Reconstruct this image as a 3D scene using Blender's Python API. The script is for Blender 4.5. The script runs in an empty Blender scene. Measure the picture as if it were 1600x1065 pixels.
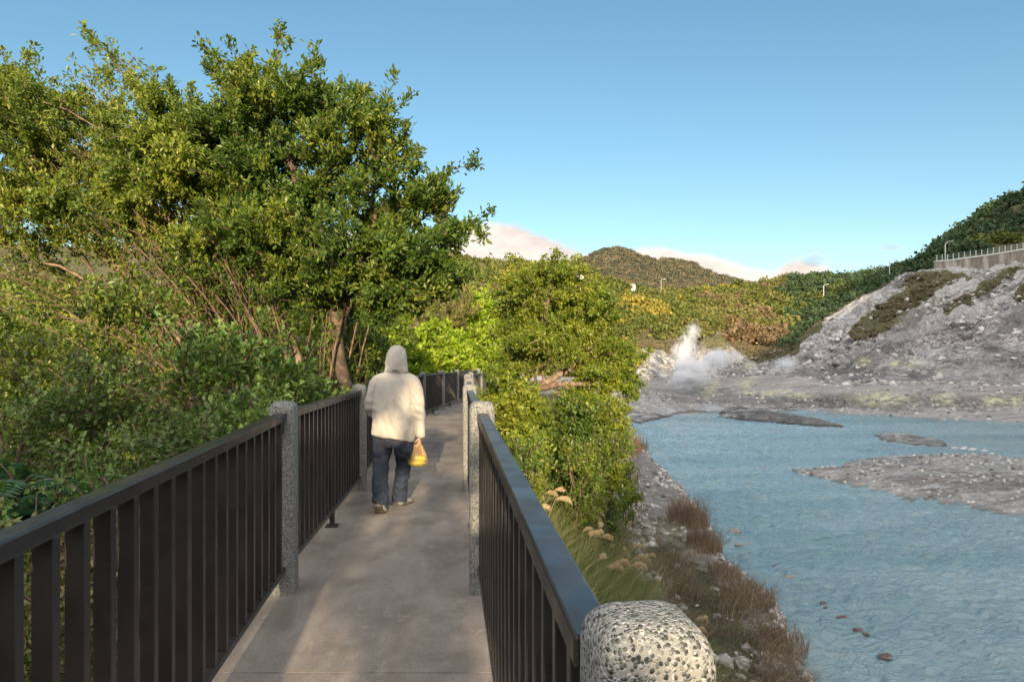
import bpy, math, random
import numpy as np
from mathutils import Vector
R = math.radians
random.seed(7)
S = bpy.context.scene
COL = S.collection

# ------------------------------------------------------------------ camera, sky, sun, exposure
F, H0, YH = 1066.7, 1.507, 566.0            # focal length in photo pixels, eye height over the deck, horizon row
cam_d = bpy.data.cameras.new('camera'); cam = bpy.data.objects.new('camera', cam_d); COL.objects.link(cam)
cam.location = (0, 0, H0); cam.rotation_euler = (R(90), 0, 0)
cam_d.lens = 24; cam_d.sensor_width = 36; cam_d.shift_y = (YH - 532.5) / 1600
cam_d.clip_start = 0.05; cam_d.clip_end = 9000
S.camera = cam
SUN_EL, SUN_AZ = R(13), math.pi - 0.06      # low sun behind the camera
W = bpy.data.worlds.new("World"); S.world = W; W.use_nodes = True
S.view_settings.view_transform = 'Standard'; S.view_settings.look = 'None'
S.view_settings.exposure = 1.33; S.view_settings.gamma = 1; S.view_settings.use_curve_mapping = False
S.cycles.use_denoising = True; S.cycles.max_bounces = 8; S.cycles.diffuse_bounces = 3
S.cycles.transparent_max_bounces = 12; S.cycles.volume_bounces = 6; S.cycles.volume_max_steps = 96
S.cycles.caustics_reflective = False; S.cycles.caustics_refractive = False
sun_d = bpy.data.lights.new('sun', 'SUN'); sun = bpy.data.objects.new('sun', sun_d); COL.objects.link(sun)
sun_d.energy = 3.6; sun_d.angle = R(0.5); sun_d.color = (1.0, 0.77, 0.48)
tosun = Vector((math.sin(SUN_AZ) * math.cos(SUN_EL), math.cos(SUN_AZ) * math.cos(SUN_EL), math.sin(SUN_EL)))
sun.rotation_euler = tosun.to_track_quat('Z', 'Y').to_euler(); sun.location = (5, -20, 30)

class NT:
    """small helper round a node tree"""
    def __init__(s, tree): s.t = tree; tree.nodes.clear()
    def n(s, typ, _in=None, **kw):
        nd = s.t.nodes.new(typ)
        for k, v in kw.items(): setattr(nd, k, v)
        for k, v in (_in or {}).items():
            if isinstance(v, bpy.types.NodeSocket): s.t.links.new(v, nd.inputs[k])
            else: nd.inputs[k].default_value = v
        return nd
    def math(s, op, a, b=0.0, c=None, clamp=False):
        d = {0: a, 1: b}
        if c is not None: d[2] = c
        return s.n('ShaderNodeMath', d, operation=op, use_clamp=clamp).outputs[0]
    def mix(s, f, a, b, typ='RGBA', blend='MIX'):
        nd = s.t.nodes.new('ShaderNodeMix'); nd.data_type = typ
        if typ == 'RGBA': nd.blend_type = blend
        io = {'RGBA': (6, 7, 2), 'FLOAT': (2, 3, 0)}[typ]
        for k, v in ((0, f), (io[0], a), (io[1], b)):
            if isinstance(v, bpy.types.NodeSocket): s.t.links.new(v, nd.inputs[k])
            else: nd.inputs[k].default_value = (tuple(v) + (1,) if typ == 'RGBA' and k and len(v) == 3 else v)
        return nd.outputs[io[2]]
    def ramp(s, fac, stops, interp='LINEAR'):
        nd = s.n('ShaderNodeValToRGB', {0: fac}); cr = nd.color_ramp; cr.interpolation = interp
        while len(cr.elements) < len(stops): cr.elements.new(0.5)
        for e, (p, c) in zip(cr.elements, stops):
            e.position = p; e.color = (c, c, c, 1) if isinstance(c, (int, float)) else (*c, 1)
        return nd.outputs[0]
    def noise(s, co, scale, detail=4, rough=.55, dist=0.0, out=0):
        return s.n('ShaderNodeTexNoise', {'Vector': co, 'Scale': scale, 'Detail': detail, 'Roughness': rough, 'Distortion': dist}).outputs[out]
    def vor(s, co, scale, feature='F1', out=0, rnd=1.0):
        return s.n('ShaderNodeTexVoronoi', {'Vector': co, 'Scale': scale, 'Randomness': rnd}, feature=feature).outputs[out]
    def smooth(s, v, a, b, lo=0.0, hi=1.0):
        return s.n('ShaderNodeMapRange', {0: v, 1: a, 2: b, 3: lo, 4: hi}, interpolation_type='SMOOTHSTEP').outputs[0]

# sky: Nishita plus a low bank of evening clouds, laid out by direction
w = NT(W.node_tree)
sky = w.n('ShaderNodeTexSky', sky_type='NISHITA', sun_disc=False)
sky.sun_elevation = SUN_EL; sky.sun_rotation = SUN_AZ; sky.altitude = 300; sky.air_density = 1.0; sky.dust_density = 0.6; sky.ozone_density = 1.2
co = w.n('ShaderNodeTexCoord').outputs['Generated']
sp = w.n('ShaderNodeSeparateXYZ', {0: co})
tx = w.math('DIVIDE', sp.outputs[0], w.math('MAXIMUM', sp.outputs[1], 0.02))
rr = w.math('SQRT', w.math('ADD', w.math('MULTIPLY', sp.outputs[0], sp.outputs[0]), w.math('MULTIPLY', sp.outputs[1], sp.outputs[1])))
el = w.math('DIVIDE', sp.outputs[2], w.math('MAXIMUM', sp.outputs[1], 0.02))
# cloud top (tan elevation) against horizontal direction (tan azimuth)
fc = w.n('ShaderNodeFloatCurve', {1: w.math('MULTIPLY_ADD', tx, 0.5, 0.5)})
cm = fc.mapping; cu = cm.curves[0]
pts = [(0, .10), (.18, .14), (.35, .20), (.44, .195), (.465, .205), (.49, .208), (.52, .190), (.545, .168), (.57, .158), (.60, .172), (.63, .166), (.66, .150), (.69, .138), (.705, .155), (.72, .152), (.738, .126), (.76, .07), (1, .06)]
while len(cu.points) < len(pts): cu.points.new(.5, .5)
for p, (a, b) in zip(cu.points, pts): p.location = (a, b * 4); p.handle_type = 'AUTO'
cm.update()
top = w.math('MULTIPLY', fc.outputs[0], 0.25)
cn = w.noise(w.n('ShaderNodeMapping', {0: co, 3: (14, 14, 26)}).outputs[0], 1.0, 7, .6, .3)
dens = w.math('ADD', w.math('MULTIPLY', w.math('SUBTRACT', top, el), 60), w.math('MULTIPLY', w.math('SUBTRACT', cn, .5), 1.6))
dens = w.smooth(dens, -.15, .75)
dens = w.math('MULTIPLY', dens, w.smooth(sp.outputs[1], .05, .3))
# a few loose puffs
def puff(tx0, el0, rx, ry, a):
    u = w.math('DIVIDE', w.math('SUBTRACT', tx, tx0), rx); v = w.math('DIVIDE', w.math('SUBTRACT', el, el0), ry)
    q = w.math('ADD', w.math('MULTIPLY', u, u), w.math('MULTIPLY', v, v))
    q = w.math('ADD', q, w.math('MULTIPLY', w.math('SUBTRACT', cn, .5), 2.5))
    return w.math('MULTIPLY', w.smooth(q, 1.0, 0.0), a)
pf = w.math('MAXIMUM', puff(.555, .168, .022, .007, .4), puff(.444, .150, .026, .014, .5))
dens_all = w.math('MAXIMUM', dens, w.math('MULTIPLY', pf, w.smooth(sp.outputs[1], .05, .3)))
cs = w.noise(w.n('ShaderNodeMapping', {0: co, 1: (3, 1, 2), 3: (7, 7, 16)}).outputs[0], 1.0, 5, .6)
ccol = w.mix(w.smooth(cs, .36, .62), (2.75, 2.4, 2.2), (3.7, 3.3, 2.95))
ccol = w.mix(w.smooth(pf, 0.05, .5), ccol, (2.0, 2.1, 2.3))
hs = w.n('ShaderNodeHueSaturation', {'Hue': .488, 'Saturation': 1.16, 'Value': .61, 'Color': sky.outputs[0]})
skyc = w.mix(dens_all, hs.outputs[0], ccol)
# bright unseen cloud added over the sky behind the viewer to lift the shade
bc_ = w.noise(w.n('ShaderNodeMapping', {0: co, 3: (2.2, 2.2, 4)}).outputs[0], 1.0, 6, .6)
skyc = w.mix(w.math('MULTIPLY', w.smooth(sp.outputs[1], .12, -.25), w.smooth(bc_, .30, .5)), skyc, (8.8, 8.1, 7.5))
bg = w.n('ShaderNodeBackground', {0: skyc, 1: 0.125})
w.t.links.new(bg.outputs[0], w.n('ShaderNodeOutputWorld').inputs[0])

# ------------------------------------------------------------------ helpers
def P(px, py, d): return np.array([(px - 800) / F * d, d, H0 - (py - YH) / F * d])
def X(px, d): return (px - 800) / F * d
def Zp(py, d): return H0 - (py - YH) / F * d

def hash3(ix, iy, iz, seed):
    with np.errstate(over='ignore'):
        h = (ix.astype(np.int64) * 374761393 + iy.astype(np.int64) * 668265263 + iz.astype(np.int64) * 2147483647 + seed * 1274126177) & 0xffffffff
        h = ((h ^ (h >> 13)) * 1274126177) & 0xffffffff
        h = h ^ (h >> 16)
    return (h & 0xffffff) / float(0xffffff)
def vnoise(x, y, z=None, seed=0):
    if z is None: z = np.zeros_like(x)
    x0, y0, z0 = np.floor(x), np.floor(y), np.floor(z)
    fx, fy, fz = x - x0, y - y0, z - z0
    fx, fy, fz = [t * t * (3 - 2 * t) for t in (fx, fy, fz)]
    o = 0
    for a in (0, 1):
        for b in (0, 1):
            for c in (0, 1):
                wgt = (fx if a else 1 - fx) * (fy if b else 1 - fy) * (fz if c else 1 - fz)
                o = o + wgt * hash3(x0 + a, y0 + b, z0 + c, seed)
    return o
def fbm(x, y, z=None, seed=0, oct=4, lac=2.03, gain=.5):
    o, a, t = 0, 1, 0
    for k in range(oct):
        o = o + a * (vnoise(x, y, z, seed + k * 17) - .5); t += a; a *= gain
        x = x * lac + 13.7; y = y * lac + 5.1
        if z is not None: z = z * lac + 9.3
    return o / t * 2
def sstep(v, a, b): t = np.clip((v - a) / (b - a), 0, 1); return t * t * (3 - 2 * t)

def obj(name, me, mat=None, parent=None, smooth=False, loc=None):
    if mat is not None and not me.materials: me.materials.append(mat)
    o = bpy.data.objects.new(name, me); COL.objects.link(o)
    me.polygons.foreach_set('use_smooth', [bool(smooth)] * len(me.polygons))
    if parent is not None: o.parent = parent
    if loc is not None: o.location = loc
    return o
def tag(o, label=None, cat=None, group=None, kind=None):
    if label: o['label'] = label
    if cat: o['category'] = cat
    if group: o['group'] = group
    if kind: o['kind'] = kind
    return o
def empty(name, loc, label, cat, group=None, rz=0):
    o = bpy.data.objects.new(name, None); COL.objects.link(o); o.location = loc; o.rotation_euler[2] = rz
    o.empty_display_size = .1
    return tag(o, label, cat, group)
def mesh_np(name, V, T=None, Q=None):
    """mesh from numpy vertices, triangles and quads"""
    me = bpy.data.meshes.new(name)
    T = np.zeros((0, 3), np.int32) if T is None or len(T) == 0 else np.asarray(T, np.int32)
    Q = np.zeros((0, 4), np.int32) if Q is None or len(Q) == 0 else np.asarray(Q, np.int32)
    me.vertices.add(len(V)); me.vertices.foreach_set('co', np.asarray(V, np.float32).ravel())
    nl = T.size + Q.size; me.loops.add(nl)
    me.loops.foreach_set('vertex_index', np.concatenate([T.ravel(), Q.ravel()]).astype(np.int32))
    me.polygons.add(len(T) + len(Q))
    st = np.concatenate([np.arange(len(T)) * 3, T.size + np.arange(len(Q)) * 4]).astype(np.int32)
    me.polygons.foreach_set('loop_start', st)
    me.update(calc_edges=True); me.validate(); me.polygons.foreach_set('use_smooth', [False] * len(me.polygons))
    return me
class MB:
    def __init__(s): s.V = []; s.T = []; s.Q = []; s.n = 0
    def add(s, V, T=None, Q=None):
        V = np.asarray(V, float).reshape(-1, 3)
        if T is not None and len(T): s.T.append(np.asarray(T) + s.n)
        if Q is not None and len(Q): s.Q.append(np.asarray(Q) + s.n)
        s.V.append(V); s.n += len(V)
    def mesh(s, name):
        return mesh_np(name, np.concatenate(s.V), np.concatenate(s.T) if s.T else None, np.concatenate(s.Q) if s.Q else None)
    def box(s, c, d1, d2, d3):
        """box from a centre and three half-extent vectors"""
        c, d1, d2, d3 = map(np.asarray, (c, d1, d2, d3))
        V = [c + i * d1 + j * d2 + k * d3 for i in (-1, 1) for j in (-1, 1) for k in (-1, 1)]
        s.add(V, Q=[(0, 1, 3, 2), (4, 6, 7, 5), (0, 4, 5, 1), (2, 3, 7, 6), (0, 2, 6, 4), (1, 5, 7, 3)])
    def tubes(s, A, B, ra, rb, k=4):
        """many frusta at once"""
        A, B = np.asarray(A, float), np.asarray(B, float); n = len(A)
        if n == 0: return
        d = B - A; d /= np.maximum(np.linalg.norm(d, axis=1), 1e-9)[:, None]
        ref = np.where(np.abs(d[:, 2:3]) > .9, [[1., 0, 0]], [[0, 0, 1.]])
        u = np.cross(d, ref); u /= np.linalg.norm(u, axis=1)[:, None]; v = np.cross(d, u)
        a = np.arange(k) * 2 * np.pi / k
        ring = u[:, None, :] * np.cos(a)[None, :, None] + v[:, None, :] * np.sin(a)[None, :, None]
        VA = A[:, None, :] + ring * np.asarray(ra)[:, None, None]; VB = B[:, None, :] + ring * np.asarray(rb)[:, None, None]
        V = np.concatenate([VA, VB], 1).reshape(-1, 3)
        i = np.arange(k); j = (i + 1) % k
        q = np.stack([i, j, j + k, i + k], 1)[None] + (np.arange(n) * 2 * k)[:, None, None]
        s.add(V, Q=q.reshape(-1, 4))
    def loft(s, rings, cap=True):
        """rings: (n, k, 3)"""
        rings = np.asarray(rings, float); n, k = rings.shape[:2]
        i = np.arange(k); j = (i + 1) % k
        q = [np.stack([i + a * k, j + a * k, j + (a + 1) * k, i + (a + 1) * k], 1) for a in range(n - 1)]
        V = rings.reshape(-1, 3); T = []
        if cap:
            V = np.concatenate([V, [rings[0].mean(0)], [rings[-1].mean(0)]])
            for a in range(k): T += [(n * k, (a + 1) % k, a), (n * k + 1, (n - 1) * k + a, (n - 1) * k + (a + 1) % k)]
        s.add(V, T=T, Q=np.concatenate(q))

# ------------------------------------------------------------------ materials
def newmat(name):
    m = bpy.data.materials.new(name); m.use_nodes = True; t = NT(m.node_tree)
    return m, t, t.n('ShaderNodeTexCoord')
def out(t, sh, vol=None, disp=None):
    o = t.n('ShaderNodeOutputMaterial')
    if sh is not None: t.t.links.new(sh, o.inputs[0])
    if vol is not None: t.t.links.new(vol, o.inputs[1])
def bump(t, h, strength=.5, dist=.02, nrm=None):
    d = {'Height': h, 'Strength': strength, 'Distance': dist}
    if nrm is not None: d['Normal'] = nrm
    return t.n('ShaderNodeBump', d).outputs[0]
def plain(name, c1, c2, scale=5, rough=.7, metal=0, bscale=None, bdist=.005, spec=.5, coord='Object'):
    m, t, c = newmat(name); co = c.outputs[coord]
    f = t.smooth(t.noise(co, scale, 5, .6), .35, .65)
    col = t.mix(f, c1, c2)
    d = {'Base Color': col, 'Roughness': rough, 'Metallic': metal, 'Specular IOR Level': spec}
    if bscale: d['Normal'] = bump(t, t.noise(co, bscale, 5, .6), .6, bdist)
    out(t, t.n('ShaderNodeBsdfPrincipled', d).outputs[0]); return m
def leafmat(name, cols, trans=.28, rough=.38):
    """cols: colour stops over the random value of each leaf"""
    m, t, c = newmat(name)
    g = t.n('ShaderNodeNewGeometry').outputs['Random Per Island']
    big = t.noise(c.outputs['Object'], 0.9, 3, .5)
    f = t.math('ADD', t.math('MULTIPLY', g, .6), t.math('MULTIPLY', t.smooth(big, .3, .7), .4))
    col = t.ramp(f, [(i / (len(cols) - 1), k) for i, k in enumerate(cols)])
    p = t.n('ShaderNodeBsdfPrincipled', {'Base Color': col, 'Roughness': rough, 'Specular IOR Level': .35})
    tr = t.n('ShaderNodeBsdfTranslucent', {0: t.mix(1.0, col, (1.5, 1.5, .7), blend='MULTIPLY')})
    mx = t.n('ShaderNodeMixShader', {0: trans, 1: p.outputs[0], 2: tr.outputs[0]})
    out(t, mx.outputs[0]); return m
M = {}
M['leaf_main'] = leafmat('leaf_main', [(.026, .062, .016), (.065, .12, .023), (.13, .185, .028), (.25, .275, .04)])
M['leaf_yellow'] = leafmat('leaf_yellow', [(.045, .09, .018), (.11, .17, .028), (.20, .25, .04), (.33, .33, .06)])
M['leaf_shrub'] = leafmat('leaf_shrub', [(.05, .10, .03), (.10, .18, .045), (.16, .25, .06), (.24, .33, .08)])
M['leaf_mid'] = leafmat('leaf_mid', [(.04, .075, .022), (.08, .13, .035), (.13, .19, .05), (.20, .26, .07)])
M['leaf_olive'] = leafmat('leaf_olive', [(.06, .085, .03), (.11, .13, .045), (.17, .17, .06), (.24, .22, .09)])
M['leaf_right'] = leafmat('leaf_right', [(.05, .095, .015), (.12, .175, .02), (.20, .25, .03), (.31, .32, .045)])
M['leaf_lime'] = leafmat('leaf_lime', [(.10, .18, .015), (.18, .28, .02), (.27, .38, .03), (.38, .46, .05)])
M['leaf_fern'] = leafmat('leaf_fern', [(.02, .07, .03), (.04, .12, .05), (.07, .17, .07)])
M['far_green'] = leafmat('far_green', [(.06, .085, .02), (.10, .125, .025), (.15, .17, .03)], .15, .7)
M['far_olive'] = leafmat('far_olive', [(.09, .10, .03), (.14, .145, .04), (.20, .185, .05)], .15, .7)
M['far_gold'] = leafmat('far_gold', [(.16, .15, .03), (.25, .215, .035), (.34, .28, .05)], .15, .7)
M['far_rust'] = leafmat('far_rust', [(.12, .09, .05), (.17, .125, .07), (.23, .17, .10)], .15, .7)
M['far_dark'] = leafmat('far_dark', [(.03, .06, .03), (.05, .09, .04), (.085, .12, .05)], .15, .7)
M['scrub'] = leafmat('scrub', [(.12, .115, .065), (.19, .165, .10), (.28, .225, .15)], .1, .8)
M['grass'] = leafmat('grass', [(.05, .09, .03), (.10, .14, .045), (.19, .19, .08), (.30, .26, .14)], .25, .6)
M['straw'] = leafmat('straw', [(.11, .085, .06), (.20, .155, .11), (.33, .27, .19)], .2, .7)
M['reed'] = leafmat('reed', [(.12, .08, .06), (.21, .145, .105), (.33, .25, .18)], .2, .7)
M['plume'] = leafmat('plume', [(.38, .30, .19), (.50, .41, .28), (.62, .53, .38)], .35, .9)
M['bark'] = plain('bark', (.055, .04, .03), (.15, .105, .08), 9, .85, bscale=30, bdist=.01)
M['bark_pale'] = plain('bark_pale', (.13, .09, .065), (.27, .20, .15), 8, .85, bscale=40, bdist=.006)
M['twig'] = plain('twig', (.10, .065, .05), (.2, .14, .11), 6, .9)

m, t, c = newmat('pebble_concrete'); co = c.outputs['Object']       # exposed aggregate of the posts
wco = t.n('ShaderNodeVectorMath', {0: co, 1: t.n('ShaderNodeVectorMath', {0: t.noise(co, 60, 2, out=1), 3: .006}, operation='SCALE').outputs[0]}, operation='ADD').outputs[0]
vd = t.vor(wco, 165); vc = t.vor(wco, 165, out=1)
rnd = t.n('ShaderNodeSeparateColor', {0: vc}).outputs[0]
peb = t.ramp(rnd, [(0, (.055, .065, .068)), (.15, (.11, .13, .132)), (.34, (.20, .225, .225)), (.56, (.30, .32, .315)), (.74, (.40, .40, .385)), (.90, (.48, .48, .465))], 'CONSTANT')
edge = t.smooth(vd, .54, .68)
mort = t.mix(t.noise(co, 30, 4), (.17, .175, .17), (.27, .27, .26))
col = t.mix(edge, peb, mort)
stn = t.smooth(t.noise(co, 7, 4), .35, .7)
col = t.mix(t.math('MULTIPLY', stn, .25), col, (.22, .22, .20))
hgt = t.smooth(vd, .6, .0)
out(t, t.n('ShaderNodeBsdfPrincipled', {'Base Color': col, 'Roughness': .75, 'Specular IOR Level': .3, 'Normal': bump(t, hgt, 1.0, .006)}).outputs[0]); M['pebble'] = m

m, t, c = newmat('rail_metal'); co = c.outputs['Object']
f = t.smooth(t.noise(co, 3, 6, .65), .35, .7)
col = t.mix(f, (.018, .016, .0165), (.033, .030, .030))
col = t.mix(t.smooth(t.noise(co, 45, 4, .7), .62, .78, 0, .35), col, (.12, .11, .10))
out(t, t.n('ShaderNodeBsdfPrincipled', {'Base Color': col, 'Roughness': t.smooth(t.noise(co, 9, 5), .3, .7, .28, .42), 'Specular IOR Level': .6,
    'Normal': bump(t, t.noise(co, 260, 2), .12, .001)}).outputs[0]); M['rail'] = m

m, t, c = newmat('deck_concrete'); co = c.outputs['Object']
st = t.n('ShaderNodeMapping', {0: co, 3: (2.0, 1.0, 1)}).outputs[0]
a = t.noise(st, 1.3, 7, .65, .4); b = t.noise(co, 2.4, 6, .6); g = t.noise(co, 130, 3, .6)
col = t.mix(t.smooth(a, .32, .68), (.205, .18, .158), (.335, .305, .275))
col = t.mix(t.smooth(b, .5, .75, 0, .45), col, (.12, .095, .075))
col = t.mix(t.smooth(t.noise(co, 7, 6, .7), .56, .7, 0, .5), col, (.42, .38, .34))
col = t.mix(t.smooth(g, .35, .75, 0, .55), col, (.09, .08, .07))
hh = t.math('ADD', t.math('MULTIPLY', g, .5), t.noise(co, 18, 6, .7))
out(t, t.n('ShaderNodeBsdfPrincipled', {'Base Color': col, 'Roughness': .82, 'Normal': bump(t, hh, .5, .006)}).outputs[0]); M['deck'] = m
M['beam'] = plain('beam_concrete', (.2, .19, .17), (.34, .32, .29), 4, .85, bscale=30)

# terrain: vertex attribute "zone": r vegetation, g sulphur, b pale road / sand, a dark wet rock
def terrain_mat(name):
    m, t, c = newmat(name); co = c.outputs['Object']
    z = t.n('ShaderNodeAttribute', attribute_name='zone'); sc = t.n('ShaderNodeSeparateColor', {0: z.outputs[0]})
    n1 = t.noise(co, .22, 4.5, .68); n2 = t.noise(co, 1.3, 7, .7); v1 = t.vor(co, 1.1, out=1); v2 = t.vor(co, 3.3, out=1)
    r1 = t.n('ShaderNodeSeparateColor', {0: v1}).outputs[0]; r2 = t.n('ShaderNodeSeparateColor', {0: v2}).outputs[0]
    rock = t.ramp(t.math('ADD', t.math('MULTIPLY', n2, .55), t.math('MULTIPLY', t.math('ADD', r1, r2), .22)),
                  [(.28, (.07, .068, .068)), (.42, (.15, .15, .152)), (.52, (.27, .27, .268)), (.64, (.47, .47, .465)), (.78, (.70, .70, .69))])
    rock = t.mix(t.smooth(n1, .47, .66, 0, .5), rock, (.21, .185, .165)); rock = t.mix(t.smooth(t.noise(co, .12, 6, .65), .42, .60, 0, .45), rock, (.52, .52, .52))
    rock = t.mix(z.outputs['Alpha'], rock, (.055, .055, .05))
    sand = t.mix(t.smooth(t.noise(t.n('ShaderNodeMapping', {0: co, 3: (.25, 2.2, 1)}).outputs[0], .8, 6, .6), .35, .7), (.25, .235, .22), (.50, .49, .475))
    rock = t.mix(sc.outputs[2], rock, sand)
    sul = t.mix(t.noise(co, 1.5, 5), (.52, .52, .30), (.70, .70, .48))
    rock = t.mix(t.math('MULTIPLY', sc.outputs[1], t.smooth(t.noise(co, 1.1, 6, .7), .36, .62)), rock, sul)
    veg = t.ramp(t.noise(co, 1.6, 7, .7), [(.3, (.05, .065, .025)), (.5, (.10, .10, .05)), (.7, (.20, .155, .10))])
    col = t.mix(t.smooth(t.math('ADD', sc.outputs[0], t.math('MULTIPLY', t.math('SUBTRACT', n2, .5), .8)), .4, .6), rock, veg)
    hh = t.math('ADD', t.math('MULTIPLY', n2, 1.0), t.math('ADD', t.math('MULTIPLY', t.vor(co, 1.6), -.5), t.math('MULTIPLY', t.vor(co, 5), -.2)))
    out(t, t.n('ShaderNodeBsdfPrincipled', {'Base Color': col, 'Roughness': .9, 'Specular IOR Level': .25, 'Normal': bump(t, hh, .9, .5)}).outputs[0])
    return m
M['terrain'] = terrain_mat('terrain')

m, t, c = newmat('bank_soil'); co = c.outputs['Object']
z = t.n('ShaderNodeAttribute', attribute_name='zone'); sc = t.n('ShaderNodeSeparateColor', {0: z.outputs[0]})
v = t.vor(co, 7, out=1); rv = t.n('ShaderNodeSeparateColor', {0: v}).outputs[0]
gr = t.ramp(t.math('ADD', t.math('MULTIPLY', t.noise(co, 4, 7, .7), .6), t.math('MULTIPLY', rv, .4)),
            [(.25, (.10, .095, .09)), (.45, (.22, .20, .18)), (.6, (.36, .32, .30)), (.8, (.58, .54, .50))])
path = t.mix(t.smooth(t.noise(co, 1.8, 7, .7), .35, .68), (.17, .165, .155), (.30, .29, .27))
col = t.mix(sc.outputs[2], gr, path)
vg = t.ramp(t.noise(co, 3, 7, .7), [(.3, (.03, .04, .015)), (.5, (.07, .07, .035)), (.7, (.14, .11, .07))])
col = t.mix(t.smooth(t.math('ADD', sc.outputs[0], t.math('MULTIPLY', t.math('SUBTRACT', t.noise(co, 1.2, 5, .6), .5), 1.1)), .35, .6), col, vg)
hh = t.math('ADD', t.noise(co, 9, 7, .7), t.math('MULTIPLY', t.vor(co, 7), -.6))
out(t, t.n('ShaderNodeBsdfPrincipled', {'Base Color': col, 'Roughness': .9, 'Specular IOR Level': .25, 'Normal': bump(t, hh, .9, .1)}).outputs[0]); M['bank'] = m

m, t, c = newmat('lake_water'); co = c.outputs['Object']
m1 = t.n('ShaderNodeMapping', {0: co, 2: (0, 0, R(-8)), 3: (1.0, 2.1, 1)}).outputs[0]
w1 = t.noise(m1, 1.7, 5, .65, .8); w2 = t.noise(m1, 6, 4, .6, .5); w3 = t.noise(t.n('ShaderNodeMapping', {0: co, 3: (.5, 1.6, 1)}).outputs[0], .10, 6, .6, .6)
hh = t.math('ADD', t.math('MULTIPLY', w1, 1.0), t.math('MULTIPLY', w2, .28))
col = t.mix(t.smooth(w3, .35, .65), (.15, .255, .295), (.25, .35, .38))
out(t, t.n('ShaderNodeBsdfPrincipled', {'Base Color': col, 'Roughness': .05, 'IOR': 1.4, 'Specular IOR Level': 1.0, 'Normal': bump(t, hh, .8, .25)}).outputs[0]); M['water'] = m

m, t, c = newmat('stone'); co = c.outputs['Object']
oi = t.n('ShaderNodeNewGeometry').outputs['Random Per Island']
f = t.math('ADD', t.math('MULTIPLY', t.noise(co, 2.5, 7, .7), .5), t.math('MULTIPLY', oi, .5))
col = t.ramp(f, [(.2, (.07, .07, .07)), (.4, (.24, .23, .22)), (.56, (.38, .38, .37)), (.78, (.66, .65, .63))])
out(t, t.n('ShaderNodeBsdfPrincipled', {'Base Color': col, 'Roughness': .88, 'Normal': bump(t, t.noise(co, 6, 7, .7), .8, .08)}).outputs[0]); M['stone'] = m
M['stone_red'] = plain('stone_red', (.10, .055, .045), (.24, .15, .12), 3, .7, bscale=9, bdist=.05)
M['stone_tan'] = plain('stone_tan', (.22, .16, .11), (.42, .35, .27), 3, .8, bscale=9, bdist=.05)
M['galv'] = plain('pale_metal', (.45, .47, .47), (.6, .62, .6), 3, .5, .3)
M['greenmetal'] = plain('green_metal', (.10, .17, .14), (.16, .24, .20), 3, .5)

m, t, c = newmat('retaining_wall'); co = c.outputs['Object']
str_ = t.noise(t.n('ShaderNodeMapping', {0: co, 3: (.8, .8, .1)}).outputs[0], 1.0, 6, .65)
col = t.mix(t.smooth(str_, .38, .65), (.13, .12, .105), (.33, .30, .26))
out(t, t.n('ShaderNodeBsdfPrincipled', {'Base Color': col, 'Roughness': .9, 'Normal': bump(t, str_, .5, .1)}).outputs[0]); M['wall'] = m

m, t, c = newmat('mountain_wood'); co = c.outputs['Object']
v = t.vor(co, .085, out=1); rv = t.n('ShaderNodeSeparateColor', {0: v}).outputs[0]; vdd = t.vor(co, .085)
f = t.math('ADD', t.math('MULTIPLY', rv, .45), t.math('MULTIPLY', t.noise(co, .05, 7, .7), .55))
col = t.ramp(f, [(.25, (.085, .10, .062)), (.45, (.125, .135, .08)), (.6, (.17, .165, .10)), (.78, (.26, .20, .14))])
out(t, t.n('ShaderNodeBsdfPrincipled', {'Base Color': col, 'Roughness': .95, 'Specular IOR Level': .1,
    'Normal': bump(t, t.math('ADD', t.math('MULTIPLY', vdd, -1.2), t.math('MULTIPLY', t.noise(co, .25, 6, .7), .6)), 1.0, 7.0)}).outputs[0]); M['mount'] = m
m, t, c = newmat('forest_floor'); co = c.outputs['Object']
col = t.ramp(t.noise(co, .25, 7, .7), [(.3, (.03, .045, .02)), (.5, (.07, .08, .03)), (.7, (.12, .11, .05))])
out(t, t.n('ShaderNodeBsdfPrincipled', {'Base Color': col, 'Roughness': .95, 'Normal': bump(t, t.noise(co, .9, 7, .7), 1, 1.0)}).outputs[0]); M['forest'] = m

# ------------------------------------------------------------------ layout curves
PL = [(-1.14, .98), (-1.51, 4.52), (-1.80, 8.05), (-2.12, 11.6), (-2.32, 15.1), (-2.42, 18.5), (-2.22, 21.7), (-2.0, 24.7), (-1.35, 27.6)]
PR = [(.19, .98), (-.20, 4.52), (-.50, 8.05), (-.73, 11.6), (-.98, 15.1), (-1.12, 18.4), (-.98, 21.0), (-.68, 23.6), (-.1, 26.2)]
def deck_z(d): return -0.1 * float(np.clip((4.52 - d) / 3.54, -0, 1.4))
def xw(y): return np.interp(y, [-30, -3, .98, 4.52, 8.05, 11.6, 15.1, 18.5, 24.7, 40, 80], [3, .6, .19, -.2, -.5, -.73, -.98, -1.1, -.6, 3, 9])
SH = np.array([(-60, 5), (0, 5.2), (13.9, 6.06), (17.6, 6.76), (22, 7.0), (26, 7.55), (31, 8.4), (36, 8.8), (45, 9.3), (52, 9.9), (61, 10.8), (80, 14)])
def xs(y): return np.interp(y, SH[:, 0], SH[:, 1]) + .35 * fbm(y * .35, y * 0 + 3, seed=5, oct=3)
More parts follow.
